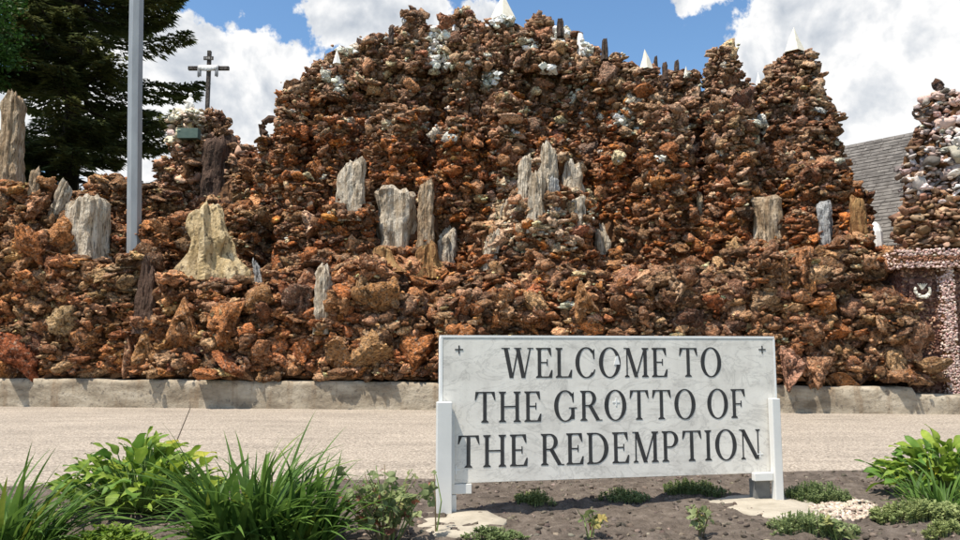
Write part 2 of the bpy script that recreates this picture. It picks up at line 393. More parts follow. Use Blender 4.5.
ZS = 1.6
EYES = [Vector((0, 0, EYE)), Vector((-3, .5, EYE + .3)), Vector((3, .5, EYE + .3))]
def seen(p, n):
    q = p + n * .25
    for e in EYES:
        d = q - e; L = d.length; h = BVH.ray_cast(e, d / L, L)
        if h[0] is None or h[3] > L - .15: return True
    return False
def scatter(towers, classes, color, pre=(), avoid=None, outk=.5):
    """stones set on the towers' faces, large ones first, smaller ones in the gaps"""
    H = Hash(.3); out = []; f0 = .6
    for b in pre:
        p = b['p']; H.add((p.x, p.y, p.z * ZS), b['r'], b['r'] + .3); out.append(b)
    near = {id(T): [o for o in towers if o is not T and math.hypot(o.cx - T.cx, (o.cy - T.cy)) < (max(o.r0, o.r1) + max(T.r0, T.r1)) * 1.4 + .5] for T in towers}
    U = random.random
    for (rmin, rmax, dens, f) in classes:
        for T in towers:
            hgt = T.z1 - T.z0; area = math.pi * (T.r0 + T.r1) * hgt * .62; rm = max(T.r0, T.r1)
            for _ in range(int(area * dens)):
                t = U(); t = t if U() < .92 else random.uniform(.88, 1)
                a = random.uniform(-math.pi * 1.1, math.pi * .1)
                rad = T.r1 + (T.r0 - T.r1) * (1 - t) ** T.p
                if U() > rad / rm * 1.1 + .1: continue
                p = T.pt(t, a)
                r = rmin * (rmax / rmin) ** (U() ** 1.6)
                q = (p.x, p.y, p.z * ZS)
                if not H.ok(q, r, f): continue
                if avoid and avoid(p): continue
                n = Vector((math.cos(a), math.sin(a) / T.ey, .25)).normalized()
                if not seen(p, n): continue
                if any(o.inside(p, .93) for o in near[id(T)]): continue
                H.add(q, r, (r + rmax) * f)
                flat = random.uniform(.36, .72)
                if U() < .16: flat = random.uniform(.85, 1.35)
                sc = (r * random.uniform(.9, 1.45), r * random.uniform(.85, 1.2), r * flat)
                out.append(dict(p=p + n * r * random.uniform(-.3, outk), r=r, s=sc, R=rotm(random.uniform(0, 6.28), random.gauss(0, .5), random.uniform(0, 6.28)), c=color(p), n=n))
    return out

WARM = (1.46, 1.17, .95)
def jit(c, k=.22):
    m = math.exp(random.gauss(0, k)); return tuple(max(.012, min(.85, x * m * w * math.exp(random.gauss(0, .04)))) for x, w in zip(c, WARM))

def rock_verts(b, sub):
    V, F = random.choice(PROTO[sub]); return (V * np.array(b['s'])) @ np.asarray(b['R']).T, F

def emit(root, rocks, bvh, name='rock', nparts=300, fine=True, smat='rock'):
    """the stones that show largest become parts of their own, the rest one part"""
    camp = Vector((0, 0, EYE)); org = root.matrix_basis.translation
    for b in rocks:
        d = b['p'] + b.get('n', Vector((0, -1, 0))) * .12 - camp; L = d.length; x, y = proj(b['p'])
        vis = -15 < x < 975 and -10 < y < 545
        if vis:
            h = bvh.ray_cast(camp, d.normalized(), L); vis = h[0] is None or h[3] > L - .12
        b['score'] = (b['r'] / L if vis else 0) + (9 if b.get('force') and (vis or not b.get('plain')) else 0)
    rocks.sort(key=lambda b: -b['score'])
    for i_, b in enumerate(rocks[:nparts]):
        V, F = rock_verts(b, (4 if i_ < 50 else 3) if fine else 2)
        me = npmesh(b.get('name', name), V, F, np.array(b['c'])); link(b.get('name', name), me, b['mat'] if 'mat' in b else 'pebble' if not fine and (smat == 'pebble' or sum(b['c']) > .85) else 'rock', root, b['p'] - org)
    rest = rocks[nparts:]; VV = []; FF = []; CC = []; n = 0
    IV, IF = ICO0
    for b in rocks:                                            # knobbly crust grown on the stones
        if b['score'] <= 0 or b['r'] < .11 or b.get('plain'): continue
        base = PROTO[2][int(b['r'] * 1e5) % 40][0]
        for k in range(3 if b['r'] < .2 else 9):
            v = base[random.randrange(42)] * np.array(b['s']) @ np.asarray(b['R']).T * .92
            if v[1] > b['r'] * .3 or b['p'].z + v[2] < .8: continue
            r = random.uniform(.022, .055); m = random.uniform(.85, 1.9)
            V = IV * np.array((r * random.uniform(.8, 1.6), r, r * random.uniform(.5, 1))) + nrng.normal(0, r * .22, IV.shape)
            VV.append(V + v + np.array(b['p'] - org)); FF.append(IF + n); CC.append(np.tile(np.minimum(.8, np.array(b['c']) * m), (12, 1))); n += 12
    for b in rest:
        V, F = rock_verts(b, (3 if b['r'] > .26 else 2 if b['r'] > .095 else 1) if b['score'] > 0 else 1)
        VV.append(V + np.array(b['p'] - org)); FF.append(F + n); CC.append(np.tile(b['c'], (len(V), 1))); n += len(V)
    if VV:
        o = link('small_rocks', npmesh('small_rocks', np.concatenate(VV), np.concatenate(FF), np.concatenate(CC)), smat, root); o['kind'] = 'stuff'

def core_obj(root, towers, k=.95):
    V = []; F = []
    for T in towers:
        v, f = T.core(k); n = len(V); V += v; F += [tuple(i + n for i in q) for q in f]
    org = root.location
    link('masonry_core', pmesh('masonry_core', [v - org for v in V], F), 'mortar', root)
    return V, F

# palettes (linear base colours)
UP = [(.33, .24, .18), (.26, .18, .13), (.39, .295, .225), (.48, .38, .30), (.18, .12, .085), (.31, .20, .135)]
MID = [(.25, .135, .07), (.31, .15, .065), (.18, .10, .06), (.34, .225, .14), (.38, .17, .05), (.28, .11, .042), (.23, .15, .095), (.12, .07, .042)]
LOW = [(.27, .175, .105), (.35, .24, .155), (.19, .12, .075), (.42, .30, .20), (.32, .15, .065), (.12, .078, .05), (.25, .175, .12)]
LEFT = [(.27, .185, .11), (.33, .24, .15), (.19, .122, .075), (.38, .275, .17), (.28, .155, .068), (.22, .145, .09), (.14, .09, .055)]
RUSTC = (.37, .145, .045)
def regional(p, c, k=1.0):
    """rust-coloured stretches of stone, metres across"""
    f = noise.noise(Vector((p.x * .45, p.y * .45, p.z * .55))) * 1.7 + .2
    f = max(0, min(.75, f)) * k * random.uniform(.3, 1)
    return tuple(a * (1 - f) + b * f for a, b in zip(c, RUSTC))
PALEC = (.74, .72, .70)
# pale quartz patches on the upper grotto: centre x, y, half sizes in photo pixels
pale_patch = [(438, 46, 10, 20), (440, 64, 12, 8), (492, 80, 9, 9), (503, 22, 11, 6), (530, 45, 6, 5), (560, 36, 8, 8), (625, 118, 9, 8), (338, 85, 5, 9), (346, 52, 9, 4), (660, 158, 5, 4), (470, 66, 5, 4), (764, 128, 9, 7), (548, 70, 6, 6), (585, 48, 7, 8), (575, 92, 5, 4)]
def col_main(p):
    x, y0 = proj(p); y = y0 + random.gauss(0, 22)
    for a, b, c, d in pale_patch:
        if ((x - a) / c) ** 2 + ((y0 - b) / d) ** 2 < 1.3 and random.random() < .85: return jit(PALEC, .12)
    if ((x - 543) / 58) ** 2 + ((y0 - 205) / 52) ** 2 < 1 and random.random() < .55: return jit((.54, .47, .38), .15)
    if random.random() < .025 and y < 150: return jit(PALEC, .15)
    if y < 118: return jit(random.choice(UP), .28)
    if 640 < x < 850 and y < 190: return jit(random.choice(UP + MID[:4]))
    if random.random() < .04: return jit((.58, .50, .39), .12)
    return jit(regional(p, random.choice(MID + (UP[:2] if y < 160 else LOW[:3]))), .3)
def col_low(p):
    x, y = proj(p); return jit(regional(p, random.choice(LOW + (MID[:2] if x < 640 else LOW[:4])), .6 if x < 640 else .4), .36)
def col_left(p):
    return jit(regional(p, random.choice(LEFT), .75), .32)

# ------------------------------------------------------------------ main grotto masses
TM = []
for px, top, hwt, hwb, d in [(298, 80, 13, 44, 5.0), (322, 60, 13, 48, 5.6), (347, 46, 12, 48, 5.4), (382, 32, 13, 52, 5.6), (413, 8, 9, 48, 5.2), (440, 34, 14, 48, 6.2),
                            (465, 6, 10, 46, 5.3), (503, 18, 14, 50, 5.4), (538, 13, 10, 44, 5.6), (566, 30, 14, 46, 5.8), (590, 44, 12, 46, 5.4), (614, 54, 11, 44, 5.2), (646, 65, 11, 42, 5.0),
                            (680, 69, 16, 40, 5.6), (722, 46, 12, 34, 5.0), (755, 88, 12, 34, 6.0), (795, 49, 13, 47, 4.6), (820, 92, 10, 34, 4.4), (275, 132, 13, 34, 5.2), (262, 160, 12, 30, 5.4)]:
    TM.append(Tower(px, top + 6, hwt * .8, hwb * .92, d, p=1.25))
TM.append(Tower(440, 66, 70, 190, 9.2, ey=.35, p=.8)); TM.append(Tower(545, 50, 45, 90, 8.2, ey=.4, p=.8)); TM.append(Tower(750, 105, 55, 70, 7.2, ey=.4, p=.8)); TM.append(Tower(640, 96, 110, 215, 9.2, ey=.35, p=.8))
for px, top, hwt, hwb, d in [(300, 175, 16, 30, 3.9), (352, 205, 26, 40, 3.2), (335, 120, 12, 24, 4.3), (395, 110, 16, 34, 3.9), (430, 180, 15, 34, 3.7), (462, 120, 14, 30, 3.9),
                            (545, 186, 34, 62, 2.6), (556, 140, 16, 36, 3.4), (508, 100, 14, 30, 4.0), (495, 225, 18, 30, 2.2), (610, 150, 18, 30, 3.9), (640, 190, 20, 36, 3.6), (664, 110, 15, 28, 3.0),
                            (700, 205, 24, 38, 3.4), (730, 103, 18, 29, 3.1), (740, 190, 22, 36, 3.2), (775, 150, 18, 32, 3.5), (812, 165, 20, 36, 3.0), (838, 185, 14, 26, 3.0), (790, 215, 26, 40, 2.6), (845, 220, 18, 28, 2.4)]:
    TM.append(Tower(px, top, hwt, hwb, d, p=.8))
for px, top in [(308, 68), (316, 62), (333, 56), (362, 46), (372, 42), (400, 27), (406, 20), (424, 24), (430, 30), (452, 28), (458, 20), (474, 20), (482, 26), (494, 24), (520, 27), (530, 28), (548, 30), (556, 30), (571, 36), (584, 42), (598, 50), (626, 66), (634, 72), (654, 68), (692, 76), (702, 84), (712, 66), (735, 64), (744, 78), (766, 78), (772, 66), (784, 58), (806, 58), (812, 70), (284, 108), (292, 96), (832, 140), (837, 160)]:
    TM.append(Tower(px, top + random.choice((0, 4, 8, 12)), 3.2, 9, 5.0 if px < 780 else 4.4, bot=top + 45)); TM[-1].la = .08
# front terrace masses
TT = []
prof = [(232, 282), (300, 268), (350, 262), (400, 268), (450, 276), (500, 262), (550, 268), (600, 268), (650, 274), (700, 268), (750, 248), (800, 262), (850, 254), (872, 262), (884, 300), (896, 340), (930, 388)]
def lerp_prof(x, pr):
    return float(np.interp(x, [a for a, b in pr], [b for a, b in pr]))
x = 236
while x < 925:
    hw = random.uniform(24, 33); rr = hw * .0245
    TT.append(Tower(x, lerp_prof(x, prof) + random.uniform(-14, 34) * (x < 880), hw * random.uniform(.55, .95), hw, rr + random.choice((-.08, .05, .3, 1.0)) + random.uniform(-.05, .1), botz=.70, p=1, waist=random.uniform(.0, .34)))
    x += random.uniform(26, 36)
x = 240
while x < 895:
    TT.append(Tower(x, lerp_prof(x, prof) - 4 + random.uniform(-4, 8), 30, 46, 2.3 + random.uniform(-.2, .3), botz=.3)); x += 42
# left rock wall masses
TL = []
for px, top, hwt, hwb, d in [(-30, 240, 24, 30, 1.0), (10, 246, 20, 27, .95), (46, 236, 18, 27, .9), (80, 262, 20, 28, 1.0), (112, 268, 20, 28, 1.0), (145, 256, 18, 27, .95), (172, 276, 18, 25, .9), (205, 290, 18, 25, .85),
                            (-25, 182, 25, 34, 2.6), (8, 186, 20, 30, 2.5), (38, 186, 18, 30, 2.5), (62, 212, 14, 26, 2.6), (95, 240, 22, 30, 2.3), (130, 228, 20, 30, 2.5), (165, 222, 20, 30, 2.4), (190, 216, 16, 30, 2.6), (225, 262, 22, 32, 2.2),
                            (215, 208, 18, 30, 3.6), (245, 205, 18, 30, 3.8), (240, 176, 16, 26, 5.6), (90, 194, 18, 26, 5.0), (112, 178, 12, 22, 5.4), (128, 186, 12, 22, 5.2), (160, 190, 18, 26, 5.2), (60, 200, 16, 24, 5.0), (20, 196, 20, 26, 5.0)]:
    TL.append(Tower(px, top, hwt, hwb, d, botz=.70 if d < 1.2 else .5, p=.9, waist=.12 if d < 1.2 else 0))
# calvary tower behind
TC = []
for px, top, hwt, hwb, d in [(190, 114, 13, 20, 9.5), (212, 113, 12, 20, 9.8), (228, 134, 10, 22, 9.5), (246, 148, 10, 20, 9.2), (258, 166, 10, 20, 9.0), (175, 160, 10, 20, 9.3)]:
    TC.append(Tower(px, top, hwt, hwb, d, p=.9))

def base_thing(name, label, cat, towers):
    c = sum((Vector((T.cx, T.cy, 0)) for T in towers), Vector()) / len(towers); return thing(name, label, cat, c)
grotto = base_thing('rock_grotto', 'tall brown grotto mound of mortared rocks with many pinnacles behind the welcome sign', 'grotto', TM)
terrace = base_thing('rock_terrace', 'low rust-brown rock terrace along the foot of the tall grotto, right of the cream boulder', 'rock wall', TT)
lwall = base_thing('rock_garden_wall', 'brown stacked rock garden wall at the left in front of the grey pole', 'rock wall', TL)
calv = base_thing('calvary_tower', 'small rock tower behind the left wall carrying the cross and white statue', 'tower', TC)
ALLV = []; ALLF = []
for root, tw in ((grotto, TM), (terrace, TT), (lwall, TL), (calv, TC)):
    v, f = core_obj(root, tw); n = len(ALLV); ALLV += v; ALLF += [tuple(i + n for i in q) for q in f]
BVH = BVHTree.FromPolygons(ALLV, ALLF)
CAMP = Vector((0, 0, EYE))
def hit(px, py, out=0.0):
    r = ray(px, py).normalized(); h = BVH.ray_cast(CAMP, r)
    p = h[0] if h[0] else D(px, py, 4)
    return p - r * out

# explicit large stones: photo x, y, half width, half height, colour, thing
BO, OR, RU, TA, PK, DK, CR = (.31, .18, .09), (.36, .175, .07), (.25, .10, .04), (.38, .27, .175), (.42, .30, .21), (.11, .075, .055), (.55, .47, .35)
big = {'L': [(17, 356, 21, 22, RU), (28, 245, 13, 20, OR), (58, 240, 13, 22, BO), (40, 278, 14, 12, TA), (75, 300, 18, 11, BO), (70, 365, 17, 7, TA), (104, 371, 21, 8, TA), (128, 352, 8, 22, PK), (148, 345, 13, 22, BO), (185, 320, 17, 26, BO), (8, 205, 9, 18, TA), (36, 205, 14, 14, TA), (165, 360, 14, 9, TA), (200, 365, 14, 9, BO), (100, 275, 10, 8, TA), (50, 330, 12, 12, BO), (28, 315, 16, 9, TA), (90, 340, 10, 9, BO), (118, 300, 12, 8, TA), (228, 318, 18, 24, OR), (222, 362, 14, 10, TA)],
       'T': [(282, 262, 14, 16, RU), (258, 300, 14, 14, BO), (300, 300, 17, 20, DK), (265, 350, 14, 14, BO), (340, 350, 15, 24, BO), (372, 350, 20, 24, (.30, .19, .10)), (415, 352, 20, 23, OR), (300, 352, 12, 18, OR), (340, 300, 15, 14, BO), (380, 298, 24, 17, BO), (425, 310, 16, 14, TA), (330, 376, 16, 6, TA), (628, 282, 15, 15, (.30, .19, .12)), (583, 300, 14, 20, BO), (535, 305, 14, 14, TA), (560, 325, 14, 10, BO), (470, 300, 14, 11, TA), (690, 318, 16, 12, DK), (715, 305, 14, 10, RU), (735, 325, 10, 10, DK), (676, 290, 10, 15, CR),
             (790, 368, 14, 20, PK), (815, 368, 14, 18, TA), (842, 378, 15, 12, BO), (862, 372, 12, 16, DK), (800, 262, 12, 22, BO), (782, 272, 9, 17, BO), (885, 287, 13, 14, DK), (823, 306, 11, 12, OR), (858, 318, 14, 11, TA), (893, 362, 13, 16, TA), (875, 335, 12, 8, TA), (765, 300, 13, 15, TA), (805, 388, 22, 5, TA), (500, 300, 12, 16, BO), (452, 325, 12, 10, TA), (650, 262, 12, 8, TA), (610, 262, 10, 8, PK), (520, 262, 14, 9, TA), (845, 350, 12, 8, TA), (745, 275, 16, 10, TA), (915, 378, 16, 7, TA)],
       'M': [(385, 235, 1, 1, BO), (312, 225, 11, 14, CR), (575, 232, 18, 12, (.32, .16, .11)), (530, 208, 14, 8, (.5, .38, .27)), (497, 242, 11, 13, CR), (488, 252, 8, 9, CR), (503, 212, 10, 10, CR), (572, 210, 10, 9, CR), (585, 152, 12, 10, (.16, .12, .10)), (683, 118, 6, 7, (.8, .78, .74)), (640, 100, 4, 5, (.75, .72, .68)), (650, 98, 4, 4, (.7, .66, .6)), (705, 232, 14, 10, BO), (745, 215, 10, 8, DK), (660, 185, 10, 10, OR), (520, 235, 8, 16, RU), (360, 175, 9, 13, BO), (320, 175, 12, 14, RU), (745, 20, 1, 1, BO), (720, 62, 5, 4, PALEC), (800, 105, 8, 10, UP[2]), (430, 40, 1, 1, TA), (540, 36, 12, 9, (.33, .2, .14)), (445, 22, 9, 9, (.34, .2, .15)), (418, 36, 8, 10, UP[0]), (640, 215, 10, 12, BO), (690, 100, 8, 6, UP[2])]}
PRE = {'L': [], 'T': [], 'M': []}
for k, lst in big.items():
    for (px, py, hw, hh, c) in lst:
        if hw <= 1: continue
        p = hit(px, py); m = p.y / PX; rw, rh = hw * m * 1.22, hh * m * 1.22
        yaw = random.uniform(-.35, .35)
        PRE[k].append(dict(p=p - ray(px, py).normalized() * min(rw, rh) * .28, r=min(rw, rh) * .9, s=(rw, (rw + rh) * .42, rh), R=rotm(yaw, random.gauss(0, .1), random.uniform(0, 6.28)), c=jit(c, .08), n=Vector((0, -1, 0)), force=True, name='boulder'))

for a, b, c, d in pale_patch:
    for _ in range(int(c * d * .16) + 2):
        an = random.uniform(0, 6.28); q = math.sqrt(random.random()); p = hit(a + c * q * math.cos(an), b + d * q * math.sin(an), .04); r = random.uniform(.08, .15)
        if p.y > wallY(p.x) + 9: continue
        PRE['M'].append(dict(p=p, r=r, s=(r * 1.2, r, r * .8), R=rotm(random.uniform(0, 6), random.gauss(0, .4), 0), c=jit((.60, .73, .82), .06), n=Vector((0, -1, 0)), force=True, mat='pebble', name='quartz_stone', plain=True))

# ------------------------------------------------------------------ right gate tower
TG = []
for px, top, hwt, hwb, d in [(942, 93, 12, 34, 1.5), (952, 120, 30, 46, 1.7), (925, 150, 12, 24, 1.3), (948, 195, 42, 48, 1.6)]:
    TG.append(Tower(px, top, hwt, hwb, d, bot=251, p=.9))
gate = thing('gate_tower', 'rock tower with pink and white stones over a pink banded gateway at right edge', 'tower', (TG[1].cx, TG[1].cy, 0))
v, f = core_obj(gate, TG); n = len(ALLV); ALLV += v; ALLF += [tuple(i + n for i in q) for q in f]
BVH = BVHTree.FromPolygons(ALLV, ALLF)
GP = [(.34, .33, .36), (.44, .46, .51), (.24, .26, .29), (.10, .10, .11), (.48, .53, .60), (.14, .15, .17), (.24, .23, .25)]
GB = [(.17, .115, .085), (.23, .17, .125), (.12, .085, .062), (.30, .24, .19)]
def col_gate(p):
    x, y = proj(p); y += random.gauss(0, 6)
    if y < 128 and y > 92: return jit((.42, .37, .39), .14) if random.random() < .75 else jit(random.choice(GP))
    if y < 150 and x < 925: return jit(DK)
    return jit(random.choice(GP if y < 195 else GB), .2)

LOGS = [  # name, x0, x1, ytop, ybot, mat, taper, jag, lean, flare, label, category
 ('petrified_log', -4, 23, 88, 184, 'wood_tan', .75, .12, 0, .05, 'very tall tan petrified log standing at the left edge beside the conifer', 0),
 ('petrified_log', 59, 110, 194, 259, 'wood_pale', .78, .12, .02, .1, 'wide pale petrified slab below the conifer, left of the grey pole', 0),
 ('petrified_log', 48, 67, 177, 221, 'wood_pale', .8, .25, .28, 0, 'small pale petrified log leaning right above the wide pale slab', 0),
 ('petrified_log', 27, 40, 165, 198, 'wood_tan', .8, .2, 0, 0, 'short tan petrified stub beside the very tall left log', 0),
 ('petrified_log', 196, 233, 133, 210, 'wood_brown', .92, .1, 0, 0, 'thick dark brown petrified stump standing in front of the cross tower', 0),
 ('petrified_log', 134, 159, 250, 322, 'wood_brown', .6, .3, .02, .3, 'dark flaky petrified wood piece below the foot of the grey pole', 0),
 ('petrified_log', 313, 331, 260, 322, 'wood_pale', .9, .15, 0, 0, 'slim pale petrified log standing alone low in a dark recess', 0),
 ('petrified_log', 335, 368, 153, 212, 'wood_pale', .85, .22, .02, 0, 'pale petrified log with brown flanks, upper left of the central log group', 0),
 ('petrified_log', 376, 416, 186, 248, 'wood_pale', 1.15, .12, 0, -.1, 'broad pale petrified stump beside the tall twin-ridged log', 0),
 ('petrified_log', 414, 435, 177, 250, 'wood_tan', .85, .12, 0, .05, 'tall straight tan petrified log right of the broad pale stump', 0),
 ('petrified_log', 436, 457, 222, 264, 'wood_pale', .9, .35, 0, 0, 'short jagged pale petrified log at the right end of the log group', 0),
 ('petrified_log', 516, 533, 151, 200, 'wood_pale', .8, .2, .03, 0, 'leftmost pale petrified shard of the cluster above the sign', 0),
 ('petrified_log', 526, 546, 165, 222, 'wood_pale', .75, .2, .02, 0, 'tall pale petrified shard at the front of the cluster above the sign', 0),
 ('petrified_log', 540, 560, 140, 196, 'wood_pale', .9, .2, 0, 0, 'highest pale petrified log of the cluster above the sign', 0),
 ('petrified_log', 545, 560, 176, 200, 'wood_grey', .9, .1, 0, 0, 'short whitish petrified block under the highest log of the cluster', 0),
 ('petrified_log', 559, 588, 159, 194, 'wood_pale', .8, .25, 0, .1, 'wide short pale petrified chunk right of the highest log of the cluster', 0),
 ('petrified_log', 496, 512, 198, 226, 'wood_pale', .7, .3, .1, .1, 'small pale petrified chunk at the left flank of the cluster', 0),
 ('petrified_log', 481, 500, 226, 260, 'wood_pale', .8, .3, .15, .1, 'lowest left pale petrified chunk of the cluster above the sign', 0),
 ('petrified_log', 566, 588, 196, 216, 'wood_pale', .9, .2, .1, 0, 'low pale petrified block under the wide short chunk of the cluster', 0),
 ('petrified_log', 592, 614, 219, 259, 'wood_pale', .7, .35, -.08, 0, 'whitish petrified slab standing alone right of the cluster', 0),
 ('petrified_log', 751, 785, 193, 244, 'wood_tan', .95, .1, 0, 0, 'thick striated tan petrified stump on the right ledge', 0),
 ('petrified_log', 818, 834, 199, 256, 'wood_grey', 1, .06, 0, 0, 'straight grey petrified column on the right ledge', 0),
 ('petrified_log', 849, 869, 193, 235, 'wood_orange', .75, .15, 0, 0, 'orange brown petrified log in front of the shingle roof', 0),
 ('petrified_log', 254, 264, 255, 288, 'wood_grey', .7, .3, -.2, 0, 'small grey petrified chip right of the cream boulder', 0),
 ('petrified_log', 697, 704, 190, 218, 'wood_tan', .9, .1, 0, 0, 'thin tan petrified peg set high in the rusty rock face', 0),
]
def log_spot(k):
    nm, x0, x1, yt, yb = LOGS[k][:5]; cx = (x0 + x1) / 2
    b = hit(cx, yb - 4); m = hit(cx, yt + (yb - yt) * .45); Y = min(b.y, m.y + .15) - .12
    return b.y + .05 if k in (0, 2, 3, 4) else Y
LOGY = [log_spot(k) for k in range(len(LOGS))]
def log_avoid(p):
    x, y = proj(p)
    for (nm, x0, x1, yt, yb, *_), Y in zip(LOGS, LOGY):
        if x0 - 3 < x < x1 + 3 and yt - 2 < y < yb - (yb - yt) * .12 and p.y < Y + .25: return True
    if 183 < x < 240 and 203 < y < 278 and p.y < CREAMY + .3 and x < 212 + (y - 190) * .35: return True
    return False
CREAMY = hit(212, 276).y - .15
def bed(kind, xa, xb, yb, Y, dp):
    n = max(3, int((xb - xa) / 7))
    for i in range(n):
        f = (i + random.uniform(.2, .8)) / n; e = 2 * f - 1; p = P(xa + (xb - xa) * f, yb + random.uniform(-2, 3), Y - dp * math.sqrt(max(0, 1 - e * e)) - .05); r = random.uniform(.13, .2)
        PRE[kind].append(dict(p=p, r=r, s=(r * 1.3, r, r * .75), R=rotm(random.uniform(0, 6), random.gauss(0, .3), 0), c=jit(random.choice(LOW)), n=Vector((0, -1, 0))))
for k, (L_, Y) in enumerate(zip(LOGS, LOGY)):
    bed('L' if L_[2] < 265 else 'T' if k == 6 else 'M', L_[1] - 2, L_[2] + 2, L_[4] + 1, Y, (L_[2] - L_[1]) / 2 * Y / PX * .8)
bed('L', 178, 250, 281, CREAMY, .55); bed('L', 185, 245, 286, CREAMY, .6)
def col_calv(p):
    x, y = proj(p)
    if x < 203 and y < 118: return jit((.66, .64, .56), .12)
    if x < 204 and y < 142: return jit(random.choice([(.46, .50, .48), (.56, .58, .54), (.38, .42, .40), (.42, .38, .34)]), .2)
    return jit(random.choice(UP))
CL = [(.24, .42, 12, .60), (.14, .24, 60, .52), (.085, .14, 140, .50), (.05, .08, 140, .52)]
CLM = [(.20, .33, 6, .66), (.13, .22, 55, .52), (.08, .13, 150, .50), (.05, .08, 120, .52)]
emit(grotto, scatter(TM, CLM, col_main, PRE['M'], avoid=lambda p: p.z < 2.6 or log_avoid(p)), BVH)
emit(terrace, scatter(TT, CL, col_low, PRE['T'], avoid=lambda p: p.z < .78 or log_avoid(p)), BVH)
emit(lwall, scatter(TL, CL, col_left, PRE['L'], avoid=lambda p: p.z < .80 or log_avoid(p)), BVH)
emit(calv, scatter(TC, [(.16, .26, 40, .62), (.09, .15, 110, .6)], col_calv, avoid=lambda p: p.z < 4), BVH, nparts=150, fine=False)
emit(gate, scatter(TG, [(.12, .2, 40, .62), (.08, .12, 130, .6), (.05, .075, 150, .6)], col_gate), BVH, nparts=300, fine=False, smat='pebble')

# gateway below the tower: dark mosaic wall, pink lintel and pillar, white wreath
def gate_base():
    fr = lambda px, py, d: D(px, py, d)
    org = gate.location
    t = NT('mosaic_brown'); t.base(t.ramp(t.vor(16, out='Color'), [(.1, (.05, .025, .02)), (.5, (.13, .06, .045)), (.9, (.28, .17, .13))])); t.bump(t.vor(16), .9, .04); MAT['mosaic'] = t.m
    d0 = .75
    a = fr(901, 262, d0); b = fr(1010, 262, d0); z0 = .2; z1 = fr(901, 268, d0).z
    m = MB(); q = [a, b, b + Vector((0, 1.9, 0)), a + Vector((0, 1.9, 0))]
    m.prism([(v.x, v.y) for v in q], z0, z1); m.obj('wall', 'mosaic', gate).location = -org
    # lintel and pillar cores
    lz0, lz1 = fr(901, 268, .55).z, fr(901, 250, .55).z
    l0, l1 = fr(899, 260, .5), fr(1010, 260, .5)
    m = MB(); m.prism([(l0.x, l0.y), (l1.x, l1.y), (l1.x, l1.y + 1.6), (l0.x, l0.y + 1.6)], lz0, lz1); m.obj('lintel', 'mortar', gate).location = -org
    p0, p1 = fr(942, 300, .6), fr(955, 300, .6)
    m = MB(); m.prism([(p0.x, p0.y), (p1.x, p1.y), (p1.x, p1.y + .35), (p0.x, p0.y + .35)], z0, lz0); m.obj('pillar', 'mortar', gate).location = -org
    # pebbles covering them
    VV = []; FF = []; CC = []; n = 0
    def pebble(p, r, c):
        nonlocal n
        V, F = random.choice(PROTO[1]); V = (V * np.array((r * 1.15, r * .9, r * .8))) @ rotm(random.uniform(0, 6), random.gauss(0, .3), 0).T + np.array(p - org)
        VV.append(V); FF.append(F + n); CC.append(np.tile(c, (len(V), 1))); n += len(V)
    pk = [(.38, .32, .34), (.45, .41, .44), (.31, .25, .26), (.46, .46, .50)]
    for i in range(700):
        u = random.random(); p = l0.lerp(l1, u); zz = random.uniform(lz0, lz1)
        mid = abs((zz - lz0) / (lz1 - lz0) - .5) < .16
        pebble(Vector((p.x, p.y, zz)), random.uniform(.028, .048), jit((.2, .12, .09)) if mid else jit(random.choice(pk), .12))
    for i in range(90): pebble(Vector((l0.x, l0.y + random.uniform(0, 1.5), random.uniform(lz0, lz1))), random.uniform(.028, .048), jit(random.choice(pk), .12))
    for i in range(700):
        p = p0.lerp(p1, random.random()); pebble(Vector((p.x, p.y, random.uniform(z0, lz0))), random.uniform(.024, .042), jit(random.choice(pk), .12))
    for i in range(200): pebble(Vector((p0.x, p0.y + random.uniform(0, .3), random.uniform(z0, lz0))), random.uniform(.024, .042), jit(random.choice(pk), .12))
    for i in range(1300):
        p = a.lerp(b, random.random() ** 1.4 * .8); pebble(Vector((p.x, p.y, random.uniform(z0, z1))), random.uniform(.025, .05), jit(random.choice([(.15, .095, .08), (.11, .07, .055), (.24, .18, .15)])))
    o = link('pebble_facing', npmesh('pebble_facing', np.concatenate(VV), np.concatenate(FF), np.concatenate(CC)), 'pebble', gate); o['kind'] = 'stuff'
    # wreath: white open ring with a tuft above, on a dark square niche
    c = fr(922, 290, d0 - .1); R = 8.5 * c.y / PX
    m = MB(); m.box((c.x - R * 1.35, c.y + .03, c.z - R * 1.35), (c.x + R * 1.35, c.y + .12, c.z + R * 1.35)); m.obj('niche_panel', 'mosaic', gate).location = -org
    VV = []; FF = []; n = 0
    for an in np.linspace(math.radians(165), math.radians(375), 20):
        V, F = random.choice(PROTO[2]); f = .5 + .5 * math.sin((an - math.radians(165)) / math.radians(210) * math.pi)
        V = V * (R * (.10 + .17 * f)) + np.array((c.x + R * .85 * math.cos(an), c.y - .02, c.z + R * .85 * math.sin(an))) - np.array(org); VV.append(V); FF.append(F + n); n += len(V)
    link('wreath', npmesh('wreath', np.concatenate(VV), np.concatenate(FF)), 'cone', gate)
    m = MB()
    for k in range(5): m.tube([(c.x, c.y, c.z + R * .1), (c.x + R * (k - 2) * .28, c.y - .03, c.z + R * .75)], [R * .12, R * .05], 5)
    m.obj('wreath_tuft', 'cone', gate).location = -org
gate_base()

